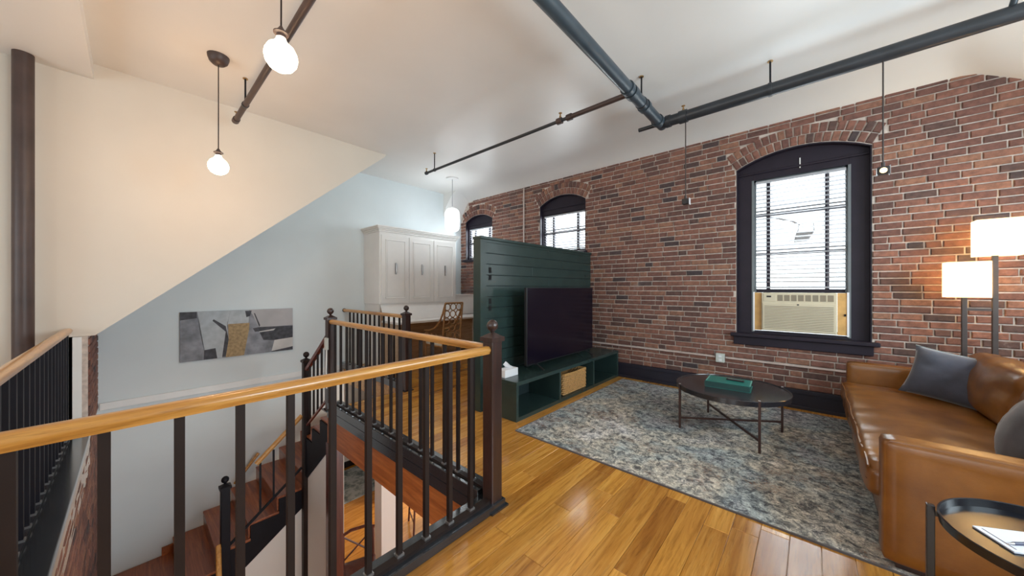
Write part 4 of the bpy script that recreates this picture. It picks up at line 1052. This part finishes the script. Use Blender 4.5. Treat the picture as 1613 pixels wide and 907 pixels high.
def seat_d(p, h):
    u, v = p.x / h.x, p.y / h.y
    if p.z > 0:
        p = p + Vector((0, 0, 0.030 * (1 - u * u) * (1 - v ** 4)))
        n = noise.noise(Vector((p.x * 3.0, p.y * 5.5, 1.3))) * 0.012
        edge = max(0, -u) ** 2
        n += 0.010 * edge * math.sin(p.y * 42 + 3 * noise.noise(Vector((p.x * 6, p.y * 4, 0))))
        n += 0.006 * noise.noise(Vector((p.x * 4 + p.y * 3, p.y * 26, 4)))
        p = p + Vector((0, 0, n))
    return p + Vector((0.010 * noise.noise(Vector((p.y * 4, p.z * 5, 2))), 0, 0))
sc_ = MB().rbox((0.60, (SY0 + SY1) / 2, 0.375), (0.385, (SY1 - SY0) / 2 - 0.142, 0.088), 0.05, 46, seat_d).build('seat_cushion', 'leather', t, smooth=80, merge=True)
yy0, yy1 = SY0 + 0.16, SY1 - 0.16
MB().tube([(0.228 + 0.004 * math.sin(k), yy0 + (yy1 - yy0) * k / 24, 0.448) for k in range(25)], 0.006, 6).build('piping', 'leather', sc_, smooth=True)
def backc(p, h):
    u, v, w_ = p.x / h.x, p.y / h.y, p.z / h.z
    b = (1 - v * v) * (1 - w_ * w_)
    p = p + Vector((-0.05 * b if p.x < 0 else 0.0, 0, 0.02 * (1 - v * v) if p.z > 0 else 0))
    return p + Vector((0.012 * noise.noise(Vector((p.y * 6, p.z * 11, 1))), 0, 0.010 * noise.noise(Vector((p.y * 9, p.x * 7, 3)))))
tilt = Matrix.Rotation(R(12), 3, 'Y')
for yc in (3.22, 4.31):
    MB().rbox((1.065, yc, 0.655), (0.10, 0.535, 0.215), 0.08, 26, backc, tilt).build('back_cushion', 'leather', t, smooth=80, merge=True)
def pillow(name, center, w, h, th, mat, rot, label, seed, pale=None):
    t = thing(name, center, label, 'pillow', 'loose velvet pillows on the sofa')
    n = 22; vs = []; fs = []
    for side in (1, -1):
        b0 = len(vs)
        for i in range(n + 1):
            for j in range(n + 1):
                u, v = -1 + 2 * i / n, -1 + 2 * j / n
                pinch = 1 - 0.09 * (1 - abs(v) ** 2.2) * abs(u) ** 3; pin2 = 1 - 0.09 * (1 - abs(u) ** 2.2) * abs(v) ** 3
                z = (max(0, 1 - u * u) ** 0.55) * (max(0, 1 - v * v) ** 0.55)
                nn = 0.10 * noise.noise(Vector((u * 2.2 + seed, v * 2.2, side))) + 0.05 * noise.noise(Vector((u * 5, v * 5 + seed, side)))
                p = Vector((u * w / 2 * pinch, v * h / 2 * pin2, side * (th / 2) * z * (1 + nn)))
                vs.append(Vector(center) + rot @ p)
        for i in range(n):
            for j in range(n):
                a = b0 + i * (n + 1) + j; q = (a, a + n + 1, a + n + 2, a + 1); fs.append(q if side > 0 else q[::-1])
    c = MB().add(vs, fs).build('cushion', mat, t, smooth=80, merge=True)
    pth = [Vector(center) + rot @ Vector((x * w / 2, y * h / 2, 0)) for x, y in [(-1 + 2 * k / 10, 1 - 0.09 * (1 - abs(-1 + 2 * k / 10) ** 2.2)) for k in range(11)]]
    MB().tube(pth, 0.005, 6).build('piping', pale or mat, t, smooth=True)
    return t
def basis(xv, yv):
    xv = Vector(xv).normalized(); yv = Vector(yv); yv = (yv - xv * yv.dot(xv)).normalized(); z = xv.cross(yv); return Matrix((xv, yv, z)).transposed()
pillow('velvet_pillow', (0.90, 4.50, 0.665), 0.60, 0.44, 0.20, 'velvet_grey', basis((0.80, -0.40, -0.12), (0.25, 0.30, 0.93)), 'grey velvet pillow leaning at the far end of the sofa', 0.4, 'velvet_pale')
pillow('velvet_pillow', (0.875, 3.20, 0.66), 0.48, 0.44, 0.19, 'velvet_brown', basis((0.30, 0.95, -0.05), (0.35, 0.0, 0.93)), 'brown grey velvet pillow behind the near arm of the sofa', 1.7)

# ------------------------------------------------------------------ side table with notepad and pen
QX, QY, QZ, QR = 0.648, 2.05, 0.522, 0.286
t = thing('side_table', (QX, QY, 0), 'black round tray side table in the bottom right corner', 'table')
plain('tray_black', (0.008, 0.009, 0.013), 0.2, var=0.1)
MB().lathe([(0.001, 0.0), (QR - 0.006, 0.0), (QR, 0.004), (QR + 0.003, 0.036), (QR, 0.038), (QR - 0.004, 0.036), (QR - 0.007, 0.008), (0.001, 0.006)], (QX, QY, QZ), 64).build('tray', 'tray_black', t, smooth=45)
for a in (170, 290, 50):
    lx, ly = QX + (QR + 0.018) * math.cos(R(a)), QY + (QR + 0.018) * math.sin(R(a))
    MB().box(lx - 0.011, lx + 0.011, ly - 0.011, ly + 0.011, 0.0, QZ + 0.042).build('leg', 'tray_black', t, bevel=0.002)
    MB().bar((lx, ly, QZ + 0.012), (QX + (QR - 0.0) * math.cos(R(a)), QY + QR * math.sin(R(a)), QZ + 0.012), 0.016, 0.016).build('bracket', 'tray_black', t)
    MB().bar((lx, ly, 0.10), (QX, QY, 0.10), 0.014, 0.014).build('stretcher', 'tray_black', t)
t = thing('notepad', (0.60, 2.10, QZ + 0.007), 'white notepad lying on the black tray table', 'notepad')
NA = R(28)
rot_box(0.590, 2.085, QZ + 0.0085, QZ + 0.0135, 0.26, 0.13, NA).build('pages', 'paper_cool', t)
rot_box(0.490, 2.033, QZ + 0.0135, QZ + 0.0139, 0.004, 0.105, NA).build('ruled_line', 'ink_blue', t)
t = thing('pen', (0.60, 2.06, QZ + 0.013), 'dark blue pen lying across the white notepad', 'pen')
pa, pb = Vector((0.505, 2.008, QZ + 0.018)), Vector((0.625, 2.105, QZ + 0.018))
d_ = (pb - pa).normalized()
MB().tube([pa + d_ * 0.016, pb], 0.0052, 10).build('barrel', 'ink_blue', t, smooth=40)
MB().tube([pa, pa + d_ * 0.016], [0.001, 0.0045], 10).build('tip', 'steel', t, smooth=40)
MB().tube([pa + d_ * 0.050, pa + d_ * 0.054], 0.0057, 10).build('band', 'steel', t, smooth=40)

# ------------------------------------------------------------------ white cabinet, desk, chair in the far corner
t = thing('wall_cabinet', (-6.0, 3.74, 1.13), 'white three-door wall cabinet with crown moulding over the desk', 'cabinet')
CX, CY0, CY1, CZ0, CZ1 = -5.70, 2.89, 4.60, 1.13, 2.42
MB().box(XF + 0.002, CX, CY0, CY1, CZ0, CZ1).build('body', 'white_cabinet', t, bevel=0.004)
cm = MB()
for k, (e, z0, z1) in enumerate(((0.015, 2.42, 2.45), (0.03, 2.45, 2.475), (0.05, 2.475, 2.50), (0.062, 2.50, 2.525))): cm.box(XF + 0.002, CX + e, CY0 - e, CY1 + e, z0, z1)
cm.build('crown', 'white_cabinet', t, bevel=0.006)
dw = (CY1 - CY0 - 0.05) / 3
for k in range(3):
    a, b = CY0 + 0.025 + k * dw + 0.004, CY0 + 0.025 + (k + 1) * dw - 0.004
    d = MB().box(CX, CX + 0.02, a, b, CZ0 + 0.02, CZ1 - 0.05).build('door', 'white_cabinet', t, bevel=0.003)
    m = MB(); i0, i1, j0, j1 = a + 0.075, b - 0.075, CZ0 + 0.10, CZ1 - 0.13
    for (p, q, r_, s_) in ((i0, i1, j0, j0 + .018), (i0, i1, j1 - .018, j1), (i0, i0 + .018, j0, j1), (i1 - .018, i1, j0, j1)): m.box(CX + 0.02, CX + 0.034, p, q, r_, s_)
    m.build('panel_moulding', 'white_cabinet', d, bevel=0.005)
    MB().box(CX + 0.02, CX + 0.026, i0 + .03, i1 - .03, j0 + .03, j1 - .03).build('panel', 'white_cabinet', d, bevel=0.004)
    mid = (a + b) / 2
    MB().tube([(CX + 0.026, mid, 1.68), (CX + 0.055, mid, 1.70), (CX + 0.055, mid, 1.85), (CX + 0.026, mid, 1.87)], 0.009, 8).box(CX + 0.026, CX + 0.03, mid - 0.018, mid + 0.018, 1.67, 1.88).build('handle', 'steel', d, smooth=30)
MB().prism([(CX - 0.02, 1.13), (CX - 0.02, 1.10), (-5.60, 0.84), (-5.57, 0.84)], 1, CY0 + 0.03, 4.62).build('slanted_panel', 'white_cabinet', t)
MB().box(XF + 0.002, CX - 0.05, CY0 + 0.02, CY0 + 0.045, 0.0, 1.13).build('side_support', 'white_cabinet', t)
MB().box(XF + 0.002, -5.75, CY0 + 0.045, 4.62, 0.0, 1.13).build('back_panel', 'desk_wood', t)
t = thing('desk', (-5.5, 4.0, 0), 'long white desk top under the wall cabinet', 'desk')
MB().box(-5.74, -5.20, 2.95, 5.16, 0.80, 0.838).build('top', 'white_cabinet', t, bevel=0.004)
MB().box(-5.74, -5.26, 5.08, 5.115, 0.0, 0.80).build('end_panel', 'white_cabinet', t)
MB().box(-5.74, -5.26, 3.0, 3.035, 0.0, 0.80).build('end_panel', 'desk_wood', t)
MB().box(-5.742, -5.72, 3.04, 5.08, 0.1, 0.80).build('modesty_panel', 'desk_wood', t)
t = thing('tall_side_panel', (-5.9, 4.95, 0.84), 'narrow white cabinet panel standing on the desk beside the corner window', 'panel')
MB().box(XF + 0.002, -5.78, 4.66, 5.20, 0.84, 1.26).build('panel', 'white_cabinet', t, bevel=0.005)
MB().box(XF + 0.002, -5.76, 4.65, 5.21, 1.26, 1.28).build('top_edge', 'white_cabinet', t)
# rattan chair at the desk
t = thing('rattan_chair', (-5.0, 3.72, 0), 'brown rattan chair with ring lattice back and sweeping arms at the desk', 'chair')
bxk, ya, yb_ = -4.74, 3.54, 3.92
for yy in (ya, yb_):
    MB().tube([(bxk + 0.02, yy, 0.0), (bxk, yy, 0.42), (bxk + 0.02, yy, 0.75), (bxk + 0.07, yy, 1.16)], 0.016, 8).build('leg', 'rattan', t, smooth=True)
    MB().tube([(bxk - 0.50, yy, 0.0), (bxk - 0.50, yy, 0.62)], 0.016, 8).build('leg', 'rattan', t, smooth=True)
    MB().tube([(bxk + 0.06, yy, 1.13), (bxk + 0.00, yy, 0.98), (bxk - 0.09, yy, 0.83), (bxk - 0.22, yy, 0.72), (bxk - 0.38, yy, 0.665), (bxk - 0.54, yy, 0.65)], 0.016, 8).build('arm', 'rattan', t, smooth=True)
    MB().tube([(bxk - 0.50, yy, 0.40), (bxk, yy, 0.40)], 0.013, 8).build('seat_rail', 'rattan', t, smooth=True)
    m = MB(); ry = Matrix.Rotation(R(90), 3, 'X')
    for k in range(4): m.torus((bxk - 0.44 + k * 0.12, yy, 0.545), 0.058, 0.008, ry)
    m.build('arm_rings', 'rattan', t, smooth=True)
m = MB(); rxm = Matrix.Rotation(R(90), 3, 'Y')
for i in range(3):
    for j in range(6): m.torus((bxk + 0.01 + 0.05 * ((j / 6) ** 2), ya + 0.065 + i * 0.125, 0.48 + j * 0.122), 0.058, 0.009, rxm)
m.build('back_lattice', 'rattan', t, smooth=True)
MB().tube([(bxk + 0.07, ya, 1.16), (bxk + 0.07, yb_, 1.16)], 0.016, 8).build('top_rail', 'rattan', t, smooth=True)
MB().tube([(bxk - 0.50, ya, 0.40), (bxk - 0.50, yb_, 0.40)], 0.013, 8).build('seat_rail', 'rattan', t, smooth=True)
MB().rbox((bxk - 0.25, (ya + yb_) / 2, 0.44), (0.24, 0.21, 0.035), 0.03, 8).build('seat_pad', 'seat_pad', t, smooth=60, merge=True)
# ------------------------------------------------------------------ things seen on the lower storey
t = tag(MB().box(-8.45, -7.15, 2.75, 5.4, -3.0, -2.985).build('pale_rug', 'lower_rug_weave'), 'pale blue grey rug on the floor of the storey below', 'rug')
def lower_chair(x, y, rz, label):
    t = thing('wooden_chair', (x, y, -3.0), label, 'chair', 'dark chairs on the storey below')
    Mx = Matrix.Rotation(rz, 3, 'Z')
    P = lambda a, b, c: Vector((x, y, -3.0)) + Mx @ Vector((a, b, c))
    for a, b in ((-.2, -.2), (.2, -.2), (-.2, .2), (.2, .2)):
        MB().tube([P(a * 1.1, b * 1.1, 0), P(a, b, 0.45)] + ([P(a * 1.0, b * 1.15, 0.86)] if b > 0 else []), 0.018, 8).build('leg', 'post_red', t, smooth=True)
    MB().rbox(P(0, 0, 0.45), (0.23, 0.23, 0.022), 0.02, 6, None, Mx).build('seat', 'post_red', t, smooth=60, merge=True)
    MB().tube([P(-.22, .23, .86), P(-.1, .26, .89), P(.1, .26, .89), P(.22, .23, .86)], 0.022, 8).build('top_rail', 'post_red', t, smooth=True)
    m = MB().tube([P(-.2, .22, .5), P(.2, .23, .84)], 0.012, 7); m.build('back_slat', 'post_red', t)
    m = MB().tube([P(.2, .22, .5), P(-.2, .23, .84)], 0.012, 7); m.build('back_slat', 'post_red', t)
    for b in (-.2, .2): MB().tube([P(-.21, b * 1.05, .2), P(.21, b * 1.05, .2)], 0.011, 7).build('stretcher', 'post_red', t)
lower_chair(-4.75, 2.12, R(70), 'dark wooden chair below, seen beside the red support post')
lower_chair(-5.45, 3.62, R(160), 'dark wooden chair below, seen under the orange brown beam')
